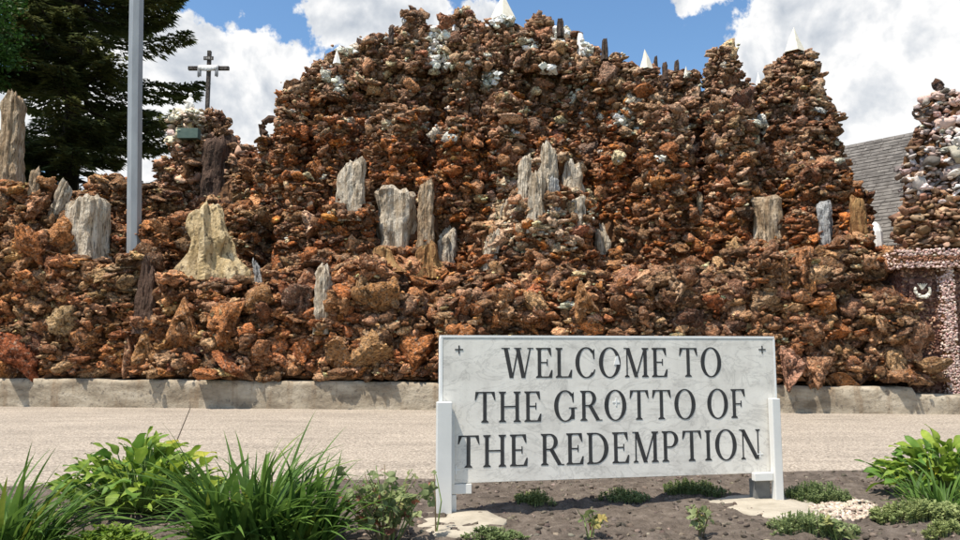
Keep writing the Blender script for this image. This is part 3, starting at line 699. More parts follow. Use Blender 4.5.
# ------------------------------------------------------------------ base retaining wall
t = NT('weathered_plaster')
c = t.ramp(t.noise(1.6, 7, .65, t.vec((.6, 1, 1.6))), [(.32, (.17, .135, .095)), (.44, (.29, .24, .175)), (.56, (.41, .35, .265)), (.7, (.54, .475, .375))])
c = t.mix(t.ramp(t.noise(2.4, 6, .65, t.vec((1.6, 1, .25))), [(.52, 0.0), (.7, .8)]), c, (.22, .15, .09))
c = t.mix(t.ramp(t.noise(9, 6, .7), [(.35, .7), (.45, 0.0)]), c, (.12, .10, .08)); t.base(c); t.rough(.85)
t.bump(t.noise(7, 9, .7), .8, .05); MAT['plaster'] = t.m
def base_wall():
    V = []; F = []; a = WL - WDIR * 4; L = (WR - WL).length + 7; n = 330
    zt_l, zt_r = D(0, 378.5, .05).z, D(900, 387, .05).z
    rows = 9
    for i in range(n):
        s = L * i / (n - 1); p = a + WDIR * s; px = proj(Vector((p.x, p.y, .4)))[0]
        zt = zt_l + (zt_r - zt_l) * max(0, min(1.1, px / 900)) + .025 * noise.noise(Vector((s * .9, 0, 1))) + .02 * noise.noise(Vector((s * 4, 2, 0)))
        if px > 915: zt -= .16
        for j in range(rows):
            z = -.1 + (zt + .1) * j / (rows - 1)
            off = .025 * noise.noise(Vector((s * .5, z * 2, 4))) + .02 * noise.noise(Vector((s * 4, z * 6, 9)))
            if j == rows - 1: off -= .03
            V.append(p + WNRM * (off) + Vector((0, 0, z - p.z)))
        V.append(p - WNRM * .7 + Vector((0, 0, zt)))
    R = rows + 1
    for i in range(n - 1):
        for j in range(R - 1): F.append((i * R + j, (i + 1) * R + j, (i + 1) * R + j + 1, i * R + j + 1))
    c0 = a.copy()
    o = link('retaining_wall', pmesh('retaining_wall', [v - c0 for v in V], F, True), 'plaster', None, c0)
    tag(o, 'low weathered grey plaster base wall running under the rocks along the path', 'wall')
base_wall()

# ------------------------------------------------------------------ standing petrified logs and crystals
def log_mesh(name, h, w, dp, taper=.8, jag=.15, seed=0, na=42, nz=18, lean=0, sharp=.35, flare=0, crag=.24):
    r = random.Random(seed); V = []; F = []; of = Vector((r.uniform(0, 90), r.uniform(0, 90), 0))
    prof = [1 + sharp * (noise.noise(Vector((math.cos(2 * math.pi * i / na) * 1.6, math.sin(2 * math.pi * i / na) * 1.6, 0)) + of)) - abs(r.gauss(0, .16)) * sharp for i in range(na)]
    ta = r.uniform(0, 6.28)
    top = [1 - jag * (abs(noise.noise(Vector((math.cos(2 * math.pi * i / na) * 1.3, math.sin(2 * math.pi * i / na) * 1.3, 7)) + of)) * 1.5 + .7 * (.5 + .5 * math.cos(2 * math.pi * i / na - ta)) + r.uniform(0, .12)) for i in range(na)]
    for j in range(nz):
        tt = j / (nz - 1)
        for i in range(na):
            an = 2 * math.pi * i / na; z = h * tt * (top[i] if tt > 0 else 1)
            k = (1 + (taper - 1) * tt + flare * (1 - tt) ** 3) * prof[i] * (1 + crag * noise.noise(Vector((math.cos(an) * 1.5, math.sin(an) * 1.5, z / w * .9)) + of) + crag * .6 * noise.noise(Vector((math.cos(an) * 4, math.sin(an) * 4, z / w * 1.6)) + of))
            if j == nz - 1: k *= .8
            V.append((math.cos(an) * w * k + lean * z, math.sin(an) * dp * k, z))
    for j in range(nz - 1):
        for i in range(na): F.append((j * na + i, j * na + (i + 1) % na, (j + 1) * na + (i + 1) % na, (j + 1) * na + i))
    V.append((lean * h, 0, h * (1 - jag * .6))); c = len(V) - 1
    for i in range(na): F.append(((nz - 1) * na + i, (nz - 1) * na + (i + 1) % na, c))
    return pmesh(name, V, F)
for k, (nm, x0, x1, yt, yb, mt, tp, jg, ln, fl, lab, _) in enumerate(LOGS):
    cx = (x0 + x1) / 2; Y = LOGY[k]
    base = P(cx, yb, Y); h = P(cx, yt, Y).z - base.z; w = (x1 - x0) / 2 * Y / PX
    base.z -= .3; h += .3; base.x -= ln * h * .4
    o = link(nm, log_mesh(nm, h, w / (1.12), w * .8, tp, jg, 40 + k, lean=ln, flare=fl, sharp=.45), mt, None, base)
    tag(o, lab, 'petrified log', 'petrified logs standing on the rock ledges')
# root-like petrified flares below the log group
def root_piece(px, yt, yb, hw, lab, seed):
    b = hit(px, yb - 3); Y = b.y - .2; base = P(px, yb, Y); h = P(px, yt, Y).z - base.z; w = hw * Y / PX
    o = link('petrified_root', log_mesh('petrified_root', h, w * .62, w * .5, .5, .25, seed, 40, 16, 0, 1.0, .75, .4), 'wood_orange', None, base)
    tag(o, lab, 'petrified root', 'petrified roots below the logs')
root_piece(428, 238, 279, 22, 'orange brown petrified root flare under the tall straight tan log', 3)
root_piece(386, 244, 274, 26, 'orange brown petrified roots spreading under the broad pale stump', 8)

# cream boulder: steep pyramid with buttress ridges
Y = CREAMY; base = P(212, 282, Y); h = P(205, 201, Y).z - base.z
o = link('cream_boulder', log_mesh('cream_boulder', h, 29 * Y / PX, .55, .5, .16, 91, 38, 22, -.10, .7, .05, .45), 'cream', None, base)
tag(o, 'big yellowish cream pyramid boulder standing on the left rock wall', 'boulder')
b = hit(180, 206); Y = b.y; base = P(181, 224, Y)
o = link('cream_boulder', log_mesh('cream_boulder', P(180, 196, Y).z - base.z, 7 * Y / PX, .2, .6, .3, 92), 'cream', None, base)
tag(o, 'small cream rock just left behind the big cream pyramid boulder', 'boulder')
# white crystal
b = hit(877, 256); Y = b.y; base = P(877, 257, Y); h = P(877, 222, Y).z - base.z; w = 7 * Y / PX
V = []; F = []
for j, (tt, k) in enumerate([(0, .95), (.35, 1.0), (.72, .92), (.9, .6), (1, .18)]):
    for i in range(9):
        an = 2 * math.pi * i / 9 + .2; V.append((math.cos(an) * w * k, math.sin(an) * w * .85 * k, h * tt))
for j in range(4):
    for i in range(9): F.append((j * 9 + i, j * 9 + (i + 1) % 9, (j + 1) * 9 + (i + 1) % 9, (j + 1) * 9 + i))
F.append(tuple(36 + i for i in range(9)))
tag(link('quartz_crystal', pmesh('quartz_crystal', V, F), 'quartz', None, base), 'white quartz point at the right end of the rock ledge by the roof', 'crystal')

# finials mortared on the pinnacles (parts of the grotto)
def finial(px, yt, yb, hw, mt, name, pointed=True, thing_=None):
    root = thing_ or grotto; T = min((t for t in (TM if root is grotto else TG)), key=lambda t: abs(proj(Vector((t.cx, t.cy, t.z1)))[0] - px))
    Y = T.cy - T.r1 * .6; base = P(px, yb + 4, Y); h = P(px, yt, Y).z - base.z; w = hw * Y / PX
    if pointed:
        n = 5; V = [(math.cos(2 * math.pi * i / n + .9) * w * 1.1, math.sin(2 * math.pi * i / n + .9) * w * 1.1, 0) for i in range(n)]
        V += [(math.cos(2 * math.pi * i / n + .9) * w * .52, math.sin(2 * math.pi * i / n + .9) * w * .52, h * .54) for i in range(n)] + [(w * .15 * math.sin(px), 0, h)]
        F = [(i, (i + 1) % n, n + (i + 1) % n, n + i) for i in range(n)] + [(n + i, n + (i + 1) % n, 2 * n) for i in range(n)]
        me = pmesh(name, V, F)
    else: me = log_mesh(name, h, w, w, .8, .12, int(px), 12, 6)
    o = link(name, me, mt, root, base - root.location); return o
for px, yt, yb, hw, mt, pt in [(503, -6, 17, 13, 'cone', 1), (646, 49, 66, 7, 'cone', 1), (794, 27, 49, 10, 'cone', 1), (546, 20, 31, 3, 'quartz', 1), (454, 19, 30, 2.5, 'quartz', 1), (759, 72, 82, 4, 'quartz', 1), (770, 73, 82, 3, 'quartz', 1), (686, 66, 74, 3, 'cone', 1),
                               (605, 37, 56, 4, 'darkstone', 0), (560, 17, 33, 4, 'darkstone', 0), (656, 55, 70, 2.5, 'darkstone', 0), (665, 61, 76, 3, 'wood_brown', 0), (677, 59, 74, 3.2, 'darkstone', 0), (359, 37, 54, 4, 'wood_brown', 0), (376, 36, 50, 3, 'darkstone', 0), (391, 26, 40, 3, 'darkstone', 0),
                               (337, 49, 60, 4, 'quartz', 1), (346, 51, 60, 4, 'quartz', 1), (325, 52, 62, 2.5, 'wood_tan', 1), (581, 32, 52, 4, 'quartz', 0), (618, 52, 66, 4, 'darkstone', 0), (446, 72, 86, 3, 'quartz', 1)]:
    finial(px, yt, yb, hw, mt, 'finial', bool(pt))
def knob(px, py, r_px, T, name, c, root=grotto):
    Y = T.cy; p = P(px, py, Y); r = r_px * Y / PX; V, F = PROTO[2][int(px) % 20]
    link(name, npmesh(name, V * r, F, np.array(c)), 'rock', root, p - root.location)
for px, py, r in [(413, 10, 5), (413, 18, 7), (465, 12, 7), (538, 20, 7), (722, 52, 6), (391, 28, 4)]:
    T = min(TM[:20], key=lambda t: abs(proj(Vector((t.cx, t.cy, t.z1)))[0] - px)); knob(px, py, r, T, 'knob_stone', jit((.14, .10, .085), .1))
T = TG[0]
for px, py, r in [(938, 84, 6), (940, 90, 7), (940, 97, 9), (943, 104, 10)]: knob(px, py, r, T, 'knob_stone', (.10, .075, .07), gate)
# stone loop on the left shoulder
T = TM[18]; c = P(272, 128, T.cy - .3); R = 9 * c.y / PX; m = MB()
m.tube([(c.x + R * math.cos(a) * 1.15, c.y, c.z + R * math.sin(a) * 1.05) for a in np.linspace(-.6, math.pi * 1.25, 14)], [R * (.42 + .1 * math.sin(i * 2.1)) for i in range(14)], 8)
m.obj('stone_loop', 'wood_brown', grotto).location = -grotto.location
T = TG[0]; c = P(917, 113, TG[2].cy - .2); R = 4 * c.y / PX; m = MB()
m.tube([(c.x + R * math.cos(a), c.y, c.z + R * math.sin(a)) for a in np.linspace(0, 6.1, 12)], R * .35, 6); m.obj('stone_loop', 'darkstone', gate).location = -gate.location

# ------------------------------------------------------------------ cross, statue, plaques on the calvary tower
MAT['dark_timber'] = m_wood('dark_timber', [(.3, (.05, .042, .038)), (.5, (.10, .085, .075)), (.7, (.17, .15, .135))], 20, .2)
MAT['white_marble'] = m_simple('white_marble', (.66, .64, .60), (.85, .84, .80), 5, .5, .2, 14, .02)
MAT['cloth'] = m_simple('white_cloth', (.70, .69, .67), (.82, .81, .79), 5, .9, .15, 12, .01)
MAT['cloth_shaded'] = m_simple('shaded_cloth', (.30, .30, .31), (.42, .42, .43), 5, .9, .15, 12, .01)  # same white cloth, shade of the hanging tails put into its colour
MAT['green_paint'] = m_simple('green_panel', (.07, .115, .095), (.12, .17, .145), 5, .6, .1)
MAT['yellow_niche'] = m_simple('yellow_niche', (.5, .36, .16), (.65, .5, .28), 5, .8, .2)
Yc = TC[1].cy; k = Yc / PX
cb = P(207, 116, Yc); top = P(207, 51, Yc).z; zb = P(207, 68.5, Yc).z; zt = P(207, 59, Yc).z
cross = thing('wooden_cross', 'dark wooden cross draped with white cloth on the small tower at left', 'cross', cb)
m = MB(); m.box((-1.8 * k, -1.8 * k, -.2), (1.8 * k, 1.8 * k, top - cb.z)); bevel(m.obj('upright', 'dark_timber', cross), .01)
m = MB(); m.box((-21 * k, -2.1 * k, zb - cb.z - 1.9 * k), (21 * k, 1.5 * k, zb - cb.z + 1.9 * k)); bevel(m.obj('crossbeam', 'dark_timber', cross), .01)
m = MB(); m.box((-5 * k, -2.6 * k, zt - cb.z - 1.9 * k), (5 * k, -1.5 * k, zt - cb.z + 1.9 * k)); tb = m.obj('title_board', 'dark_timber', cross)
# board lettering INRI
m = MB(); zc = zt - cb.z; u = k * .5
def bar(x0, z0, x1, z1, th=.3):
    a = Vector((x0 * k, -2.68 * k, zc + z0 * k)); b = Vector((x1 * k, -2.68 * k, zc + z1 * k)); m.tube([a, b], th * k * .5, 4)
bar(-3.6, -1, -3.6, 1); bar(-2.4, -1, -2.4, 1); bar(-2.4, 1, -1, -1); bar(-1, -1, -1, 1)
bar(.3, -1, .3, 1); bar(.3, 1, 1.4, .8); bar(1.4, .8, 1.4, .1); bar(1.4, .1, .3, 0); bar(.6, 0, 1.6, -1); bar(3.2, -1, 3.2, 1)
m.obj('lettering', 'white_marble', tb)
# drape: front swag between the arms, tails hanging over the crossbeam
V = []; F = []; n = 18
for j in range(n):
    s = j / (n - 1) * 2 - 1; sag = (1 - s * s) * 2.0
    for q, (dz, dy) in enumerate([(2.3, -1.0), (2.2, -2.6), (.4 - sag * .3, -3.2), (-.8 - sag, -3.0), (-1.2 - sag * 1.2, -2.4)]):
        V.append((s * 9.5 * k, (dy + .25 * math.sin(j * 1.9 + q)) * k, zb - cb.z + dz * k))
for j in range(n - 1):
    for q in range(4): F.append((j * 5 + q, (j + 1) * 5 + q, (j + 1) * 5 + q + 1, j * 5 + q + 1))
dr = link('drape', pmesh('drape', V, F, True), 'cloth', cross); sm = dr.modifiers.new('thick', 'SOLIDIFY'); sm.thickness = .02
for s in (-1, 1):
    V = []; F = []; n = 8
    for i in range(n):
        xx = s * (7.2 + 3.6 * i / (n - 1)) * k; w = math.sin(i * 1.7) * .3 * k
        for (dz, dy) in [(2.2, 1.7), (2.3, -2.3), (0, -2.5), (-4, -2.4), (-9.5 + .6 * math.sin(i), -2.3)]: V.append((xx, dy * k + w, zb - cb.z + dz * k))
    for i in range(n - 1):
        for q in range(4): F.append((i * 5 + q, (i + 1) * 5 + q, (i + 1) * 5 + q + 1, i * 5 + q + 1))
    o = link('drape_tail', pmesh('drape_tail', V, F, True), 'cloth_shaded', cross); sm = o.modifiers.new('thick', 'SOLIDIFY'); sm.thickness = .02
# statue: seated figure holding another across the lap, one continuous body
Ys = TC[0].cy - .1; k = Ys / PX; sb = P(190, 111, Ys)
bm = bmesh.new()
def blob(x, y, z, rx, ry, rz, tilt=0):
    M_ = Matrix.Translation((x * k, y * k, z * k)) @ Matrix.Rotation(tilt, 4, 'Y') @ Matrix.Diagonal((rx * k, ry * k, rz * k, 1))
    bmesh.ops.create_icosphere(bm, subdivisions=3, radius=1, matrix=M_)
for a in [(0, 0, 16.6, 1.7, 1.8, 2.1), (0, .2, 17.2, 2.2, 2.2, 2.3), (0, .3, 13.9, 1.3, 1.3, 1.6), (0, .2, 11.3, 3.1, 2.3, 3.6), (-2.9, -.6, 11.2, 1.0, 1.1, 2.6, .35), (2.9, -.6, 11.2, 1.0, 1.1, 2.6, -.35), (-2.0, -2.4, 8.9, 1.0, 1.8, 1.0), (2.2, -2.4, 8.6, 1.0, 1.8, 1.0),
          (0, -1.2, 6.6, 4.0, 3.4, 2.6), (-2.2, -2.6, 4.0, 1.9, 1.9, 3.6), (2.2, -2.6, 4.0, 1.9, 1.9, 3.6), (0, 0, 3, 4.2, 3.2, 3.2),
          (-.5, -3.4, 8.4, 3.8, 1.5, 1.5, .2), (-4.6, -3.3, 9.6, 1.3, 1.3, 1.4), (3.6, -3.4, 6.6, 2.2, 1.2, 1.1, .6), (5.0, -3.4, 4.2, .9, .9, 2.0, -.2)]: blob(*a)
me = bpy.data.meshes.new('statue'); bm.to_mesh(me); bm.free()
st = link('statue', me, 'white_marble', None, sb); rm = st.modifiers.new('remesh', 'REMESH'); rm.mode = 'VOXEL'; rm.voxel_size = .03; rm.use_smooth_shade = True
tag(st, 'white stone statue of a seated figure with one across the lap beside cross', 'statue')
# white stones under the statue, niche and green panel
VV = []
for i in range(46):
    x = random.uniform(176, 205); y = 117 - 7 * (1 - ((x - 190) / 15) ** 2) + random.uniform(-1, 5)
    b = P(x, y, TC[0].cy - TC[0].r1 * 1.5 + random.uniform(-.1, .25)); V, F = random.choice(PROTO[2]); link('white_stone', npmesh('white_stone', V * np.array((.11, .1, .07)), F, np.array(jit((.6, .62, .62), .12))), 'pebble', calv, b - calv.location)
def plate(x0, y0, x1, y1, d, mt, name, root, th=.1):
    a = P(x0, y1, d); b = P(x1, y0, d); m = MB(); m.box((a.x, d, a.z), (b.x, d + th, b.z)); o = m.obj(name, mt, root); o.location = -root.location; return bevel(o, .01)
Yp = TC[0].cy - TC[0].r0 * 1.25
plate(177, 128, 198, 138, Yp + .02, 'green_paint', 'green_panel', calv, .3); plate(186, 121, 191, 128, Yp + .2, 'yellow_niche', 'niche', calv, .3)

# ------------------------------------------------------------------ steel pole behind the left wall
t = NT('galvanised_steel'); t.base(t.ramp(t.noise(3, 5, .6, t.vec((1, 1, .3))), [(.3, (.28, .29, .30)), (.7, (.38, .395, .40))])); t.rough(.5); t.b.inputs['Metallic'].default_value = .35; MAT['steel'] = t.m
Y = D(134, 250, 1.75).y; pb = P(134, 262, Y); r0 = 7.2 * Y / PX
pole = thing('steel_pole', 'tall grey galvanised steel pole rising behind the left rock wall', 'pole', pb)
m = MB(); lean = -.07; n = 8
m.tube([(0, 0, -1.2), (0, 0, 0), (lean * 3, 0, 5), (lean * 6, 0, 11.5)], [r0 * 1.02, r0 * 1.02, r0 * 1.03, r0 * .98], 8); m.obj('shaft', 'steel', pole)
m = MB(); m.tube([(lean * 6, 0, 11.5), (lean * 6, 0, 11.62), (lean * 6, 0, 11.72)], [r0 * 1.15, r0 * 1.15, r0 * .4], 12); m.obj('cap', 'steel', pole)
m = MB(); m.tube([(0, 0, -1.25), (0, 0, -1.12)], r0 * 1.8, 12); m.obj('base_flange', 'steel', pole)
# thin black railing far behind
m = MB(); a = P(78, 183, 29); b = P(112, 181, 29)
rail = thing('handrail', 'thin black metal handrail under the conifer left of the pole', 'railing', (a.x, a.y, a.z - 1))
for f in (0, .33, .66, 1):
    p = a.lerp(b, f) - a + Vector((0, 0, 1)); MB().tube([p - Vector((0, 0, 1.6)), p], .025, 6).obj('post', 'darkstone', rail)
MB().tube([(0, 0, 1), b - a + Vector((0, 0, 1))], .03, 6).obj('rail', 'darkstone', rail)

# ------------------------------------------------------------------ house roof behind at right
def house():
    t = NT('shingle'); t.base(t.mix(.75, t.ramp(t.noise(4, 5), [(.3, (.10, .09, .082)), (.7, (.19, .175, .16))]), t.ramp(t.vor(3.2, t.vec((1, 1, 2.4)), out='Color'), [(.1, .6), (.9, 1.25)]), 'MULTIPLY')); t.rough(.9); t.bump(t.noise(40, 4), .4, .01); MAT['shingle'] = t.m
    MAT['siding'] = m_simple('brown_siding', (.07, .05, .04), (.11, .08, .06), 3)
    A = P(960, 123, 25.2); B = Vector(); kdir = None
    A = P(912, 133, 26.0); 
    Y2 = 27.9; B = P(840, 148, Y2); Z = A.z; B = P(840, 148, 26.0 * 0 + Y2); B.z = Z
    u = (B - A); u.z = 0; u.normalize()
    r0 = A - u * 3.5; r1 = A + u * 9
    w = Vector((-u.y, u.x, 0)); w = w if w.y < 0 else -w
    run, drop = 3.6, Z - P(893, 256, 24).z
    root = thing('house', 'house with grey brown shingle roof behind the right end of the grotto', 'house', (r0.x, r0.y, 0))
    org = root.location
    e0, e1 = r0 + w * run - Vector((0, 0, drop)), r1 + w * run - Vector((0, 0, drop))
    b0, b1 = r0 - w * run - Vector((0, 0, drop)), r1 - w * run - Vector((0, 0, drop))
    nrm = (r1 - r0).cross(e0 - r0).normalized(); nrm = nrm if nrm.z > 0 else -nrm
    m = MB(); th = Vector((0, 0, -.18))
    m.add([r0 - org, r1 - org, e1 - org, e0 - org, r0 + th - org, r1 + th - org, e1 + th - org, e0 + th - org], [(0, 1, 2, 3), (7, 6, 5, 4), (3, 2, 6, 7), (0, 3, 7, 4), (1, 5, 6, 2)])
    m.add([r0 - org, r1 - org, b1 - org, b0 - org, r0 + th - org, r1 + th - org, b1 + th - org, b0 + th - org], [(3, 2, 1, 0), (4, 5, 6, 7), (7, 6, 2, 3), (4, 7, 3, 0)])
    roof = m.obj('roof', 'siding', root)
    n = 34; sh = MB(); s_ = (e0 - r0) / n; L = (r1 - r0).length; ud = (r1 - r0) / L
    for i in range(n):
        x = -random.random() * .5
        while x < L:
            wd = random.choice((.3, .3, .45, .6)); x0, x1 = max(0, x + .006), min(L, x + wd - .006); x += wd
            if x1 <= x0: continue
            lift = .022 + random.uniform(0, .012)
            a = r0 + s_ * (i - .15) + ud * x0 + nrm * .004; b = r0 + s_ * (i - .15) + ud * x1 + nrm * .004
            c = r0 + s_ * (i + 1.05) + ud * x1 + nrm * lift; d = r0 + s_ * (i + 1.05) + ud * x0 + nrm * lift
            c2 = c - nrm * (lift - .003); d2 = d - nrm * (lift - .003)
            sh.add([p - org for p in (a, b, c, d, c2, d2)], [(0, 1, 2, 3), (3, 2, 4, 5)])
    o = sh.obj('shingles', 'shingle', roof); o['kind'] = 'stuff'
    m = MB(); i0, i1 = r0 + ud * .4, r1 - ud * .4; q = run - .45
    c = [i0 + w * q, i1 + w * q, i1 - w * q, i0 - w * q]; zt = Z - drop * (q / run) - .25
    m.prism([(v.x - org.x, v.y - org.y) for v in c], -.1, zt); m.obj('wall', 'siding', root)
    m = MB(); g = e0 - org; m.tube([e0 - org + w * .06 - Vector((0, 0, .06)), e1 - org + w * .06 - Vector((0, 0, .06))], .07, 8); m.obj('gutter', 'darkstone', root)
house()

# ------------------------------------------------------------------ conifer and leafy tree
def leaf_mat(name, a, b, trans=.3, sc=3):
    t = NT(name); c = t.ramp(t.noise(sc, 4, .6), [(.3, a), (.7, b)])
    oi = t.N.new('ShaderNodeObjectInfo'); c = t.mix(1, c, t.ramp(oi.outputs['Random'], [(0, (.62, .66, .6)), (.5, (1, 1, 1)), (.93, (1.2, 1.12, 1.0)), (1, (1.7, 1.1, .8))]), 'MULTIPLY'); t.base(c); t.rough(.55)
    tr = t.N.new('ShaderNodeBsdfTranslucent'); t.L.new(c, tr.inputs[0]); mx = t.N.new('ShaderNodeMixShader'); mx.inputs[0].default_value = trans
    o = t.N['Material Output']; t.L.new(t.b.outputs[0], mx.inputs[1]); t.L.new(tr.outputs[0], mx.inputs[2]); t.L.new(mx.outputs[0], o.inputs[0]); MAT[name] = t.m
leaf_mat('needles', (.05, .08, .034), (.17, .18, .066), .3, .9)
leaf_mat('broadleaf', (.03, .09, .015), (.07, .16, .03), .35, 2)
MAT['bark'] = m_wood('bark', [(.3, (.02, .014, .01)), (.5, (.05, .035, .026)), (.7, (.10, .075, .058))], 14, .25)
def conifer(px, Y, height, label):
    b = P(px, 350, Y); b.z = -.1; r = random.Random(5)
    root = thing('conifer_tree', label, 'tree', b)
    m = MB(); m.tube([(0, 0, 0), (.05, 0, 5), (0, .05, 11), (0, 0, height)], [.55, .47, .33, .03], 12); m.obj('trunk', 'bark', root, smooth=True)
    lim = MB(); V = []; F = []
    def spray(p, d, L):
        # flat fan of needle-covered twigs
        d = d.normalized(); s = d.cross(Vector((0, 0, 1))).normalized(); up = s.cross(d)
        for k in range(4):
            an = (k - 1.5) * .6 + r.uniform(-.2, .2); e = (d * math.cos(an) + s * math.sin(an) + Vector((0, 0, r.uniform(-.35, .12)))) * L * r.uniform(.6, 1.05)
            wv = (e.cross(up).normalized() * math.cos(r.uniform(-.6, .6)) + up * r.uniform(-.5, .5)) * L * .12
            n = len(V); V.extend([p, p + e * .5 - wv * 1.1, p + e, p + e * .5 + wv * 1.1]); F.append((n, n + 1, n + 2, n + 3))
    z = 3.6
    while z < height - .3:
        R = 6.3 * (1 - max(0, (z - 11) / (height - 10.6))) ** .8 * (.40 + .60 * min(1, z / 16)) + .2
        for q in range(r.choice((4, 5, 5, 6))):
            a = r.uniform(0, 6.283); Lb = R * r.uniform(.7, 1.02); o = Vector((0, 0, z + r.uniform(-.25, .25))); dirv = Vector((math.cos(a), math.sin(a), 0))
            sag = r.uniform(.10, .22); pts = []
            for i in range(9):
                f = i / 8; pts.append(o + dirv * Lb * f + Vector((0, 0, -sag * Lb * math.sin(f * 2.2) + .10 * Lb * f * f)))
            lim.tube(pts, [.075 * (1 - i / 8) + .012 for i in range(9)], 5)
            side = Vector((-dirv.y, dirv.x, 0))
            ns = int(Lb * 19)
            for i in range(ns):
                f = .14 + .86 * (i / ns) ** .85; j = min(7, int(f * 8)); p = pts[j].lerp(pts[j + 1], f * 8 - j)
                sg = r.choice((-1, 1)); tw = Lb * .30 * (1.12 - f) + .18
                for s_ in range(3):
                    g = (s_ + r.random()) / 3; c = p + (side * sg * .85 + dirv * .5) * tw * g + Vector((0, 0, -.16 * tw * g + r.uniform(-.10, .07)))
                    spray(c, side * sg * .7 + dirv * .7 + Vector((0, 0, r.uniform(-.35, .12))), r.uniform(.27, .46))
        z += r.uniform(.38, .60) * (1 if z < 17.5 else 2.6)
    lim.obj('limbs', 'bark', root); link('crown', pmesh('crown', V, F), 'needles', root)
    return len(F)
conifer(58, 31, 29, 'tall dark green conifer behind the left rock wall and grey pole')
def leafy(px, Y, ctr_py, R, label):
    b = P(px, 300, Y); b.z = -.1; r = random.Random(9); root = thing('leafy_tree', label, 'tree', b); c = P(px, ctr_py, Y) - b
    m = MB(); m.tube([(0, 0, 0), (.1, 0, c.z * .5), (0, .1, c.z)], [.3, .22, .1], 10)
    for k in range(14):
        d = Vector((r.gauss(0, 1), r.gauss(0, 1), r.gauss(.3, .6))).normalized(); m.tube([(0, 0, c.z * r.uniform(.5, .9)), c + d * R * .4, c + d * R * .85], [.1, .06, .015], 5)
    m.obj('trunk', 'bark', root)
    V = []; F = []
    for k in range(130):
        d = Vector((r.gauss(0, 1), r.gauss(0, 1), r.gauss(0, 1))).normalized(); q = c + d * R * r.uniform(.35, 1.0) ** .6
        for i in range(90):
            p = q + Vector((r.gauss(0, .28), r.gauss(0, .28), r.gauss(0, .2))); a = Vector((r.gauss(0, 1), r.gauss(0, 1), r.gauss(0, .5))).normalized() * r.uniform(.06, .11); s = a.cross(Vector((r.gauss(0, 1), r.gauss(0, 1), r.gauss(0, 1)))).normalized() * .045
            n = len(V); V.extend([p - a, p + s, p + a, p - s]); F.append((n, n + 1, n + 2, n + 3))
    link('crown', pmesh('crown', V, F), 'broadleaf', root)
leafy(-55, 25, 30, 2.6, 'bright green leafy tree at the top left corner overlapping the conifer')

# ================================================================== WELCOME SIGN
t = NT('grey_marble')
v = t.vec((1, 1, 1.6)); f = t.noise(2.2, 8, .62, v, 1.6)
c = t.ramp(f, [(.30, (.63, .60, .545)), (.46, (.755, .72, .655)), (.60, (.81, .778, .71)), (.75, (.72, .69, .63))])
vein = t.ramp(t.math('ABSOLUTE', t.math('SUBTRACT', t.noise(1.5, 7, .6, t.vec((1, 1, 1.9)), 2.2), .5), 0), [(0, .72), (.018, .93), (.04, 1.0)])
c = t.mix(.8, c, vein, 'MULTIPLY')
c = t.mix(t.ramp(t.noise(4, 6, .7), [(.6, 0.0), (.72, .35)]), c, (.42, .42, .42)); c = t.mix(.35, c, t.ramp(t.noise(5, 5, .65, t.vec((1, 1, .12))), [(.36, .74), (.52, 1.0)]), 'MULTIPLY'); c = t.mix(.6, c, t.ramp(t.noise(28, 4, .7), [(.3, .8), (.42, 1.0)]), 'MULTIPLY'); t.base(c); t.rough(.5); t.b.inputs['Specular IOR Level'].default_value = .3; t.bump(t.noise(60, 4, .6), .25, .004); MAT['marble'] = t.m
MAT['sign_edge'] = m_simple('white_edge', (.74, .74, .72), (.84, .84, .82), 5, .6, .15, 30, .004)
MAT['post_paint'] = m_simple('grey_white_metal', (.62, .62, .60), (.72, .72, .695), 3, .5, .12, 30, .003)
MAT['ink'] = m_simple('letter_grey', (.030, .030, .031), (.055, .055, .055), 12, .7, .1)
MAT['post_dark'] = m_simple('grey_concrete_post', (.13, .13, .125), (.22, .215, .20), 8, .85, .4, 25, .01)
MAT['conc_pad'] = m_simple('pale_concrete', (.30, .265, .21), (.44, .395, .32), 6, .9, .5, 22, .015)
SL, SR = G(441, 520.5), G(775, 506)
ux = (SR - SL); WID = ux.length; ux.normalize(); uz = Vector((0, 0, 1)); un = ux.cross(uz)         # un: towards the viewer
if un.y > 0: un = -un
def suv(px, py):
    r = ray(px, py); tt = (SL - CAMP).dot(un) / r.dot(un); q = CAMP + r * tt - SL; return q.dot(ux), q.z
sign = thing('welcome_sign', 'grey marble welcome sign with dark engraved serif lettering on two pale posts', 'sign', SL)
SM = Matrix((( ux.x, 0, un.x, 0), (ux.y, 0, un.y, 0), (0, 1, 0, 0), (0, 0, 0, 1)))                    # (u, v, out) -> local
u0, vt = suv(441, 334.5); u1, vt2 = suv(774, 337); vb = (suv(446, 486)[1] + suv(770, 471)[1]) / 2; vt = (vt + vt2) / 2
TH = .10
pan = MB().prism([(u0 + .015, vb), (u1 - .015, vb), (u1 - .015, vt - .02), (u0 + .015, vt - .02)], -TH, 0, SM).obj('panel', 'marble', sign); bevel(pan, .004, 1)
MB().prism([(u0, vt - .02), (u1, vt - .02), (u1, vt), (u0, vt)], -TH - .004, .004, SM).obj('top_edge', 'sign_edge', sign)
MB().prism([(u0 - .004, vb), (u0 + .015, vb), (u0 + .015, vt - .0205), (u0 - .004, vt - .0205)], -TH - .003, .003, SM).obj('side_edge', 'sign_edge', sign)
MB().prism([(u1 - .015, vb), (u1 + .004, vb), (u1 + .004, vt - .0205), (u1 - .015, vt - .0205)], -TH - .003, .003, SM).obj('side_edge', 'sign_edge', sign)

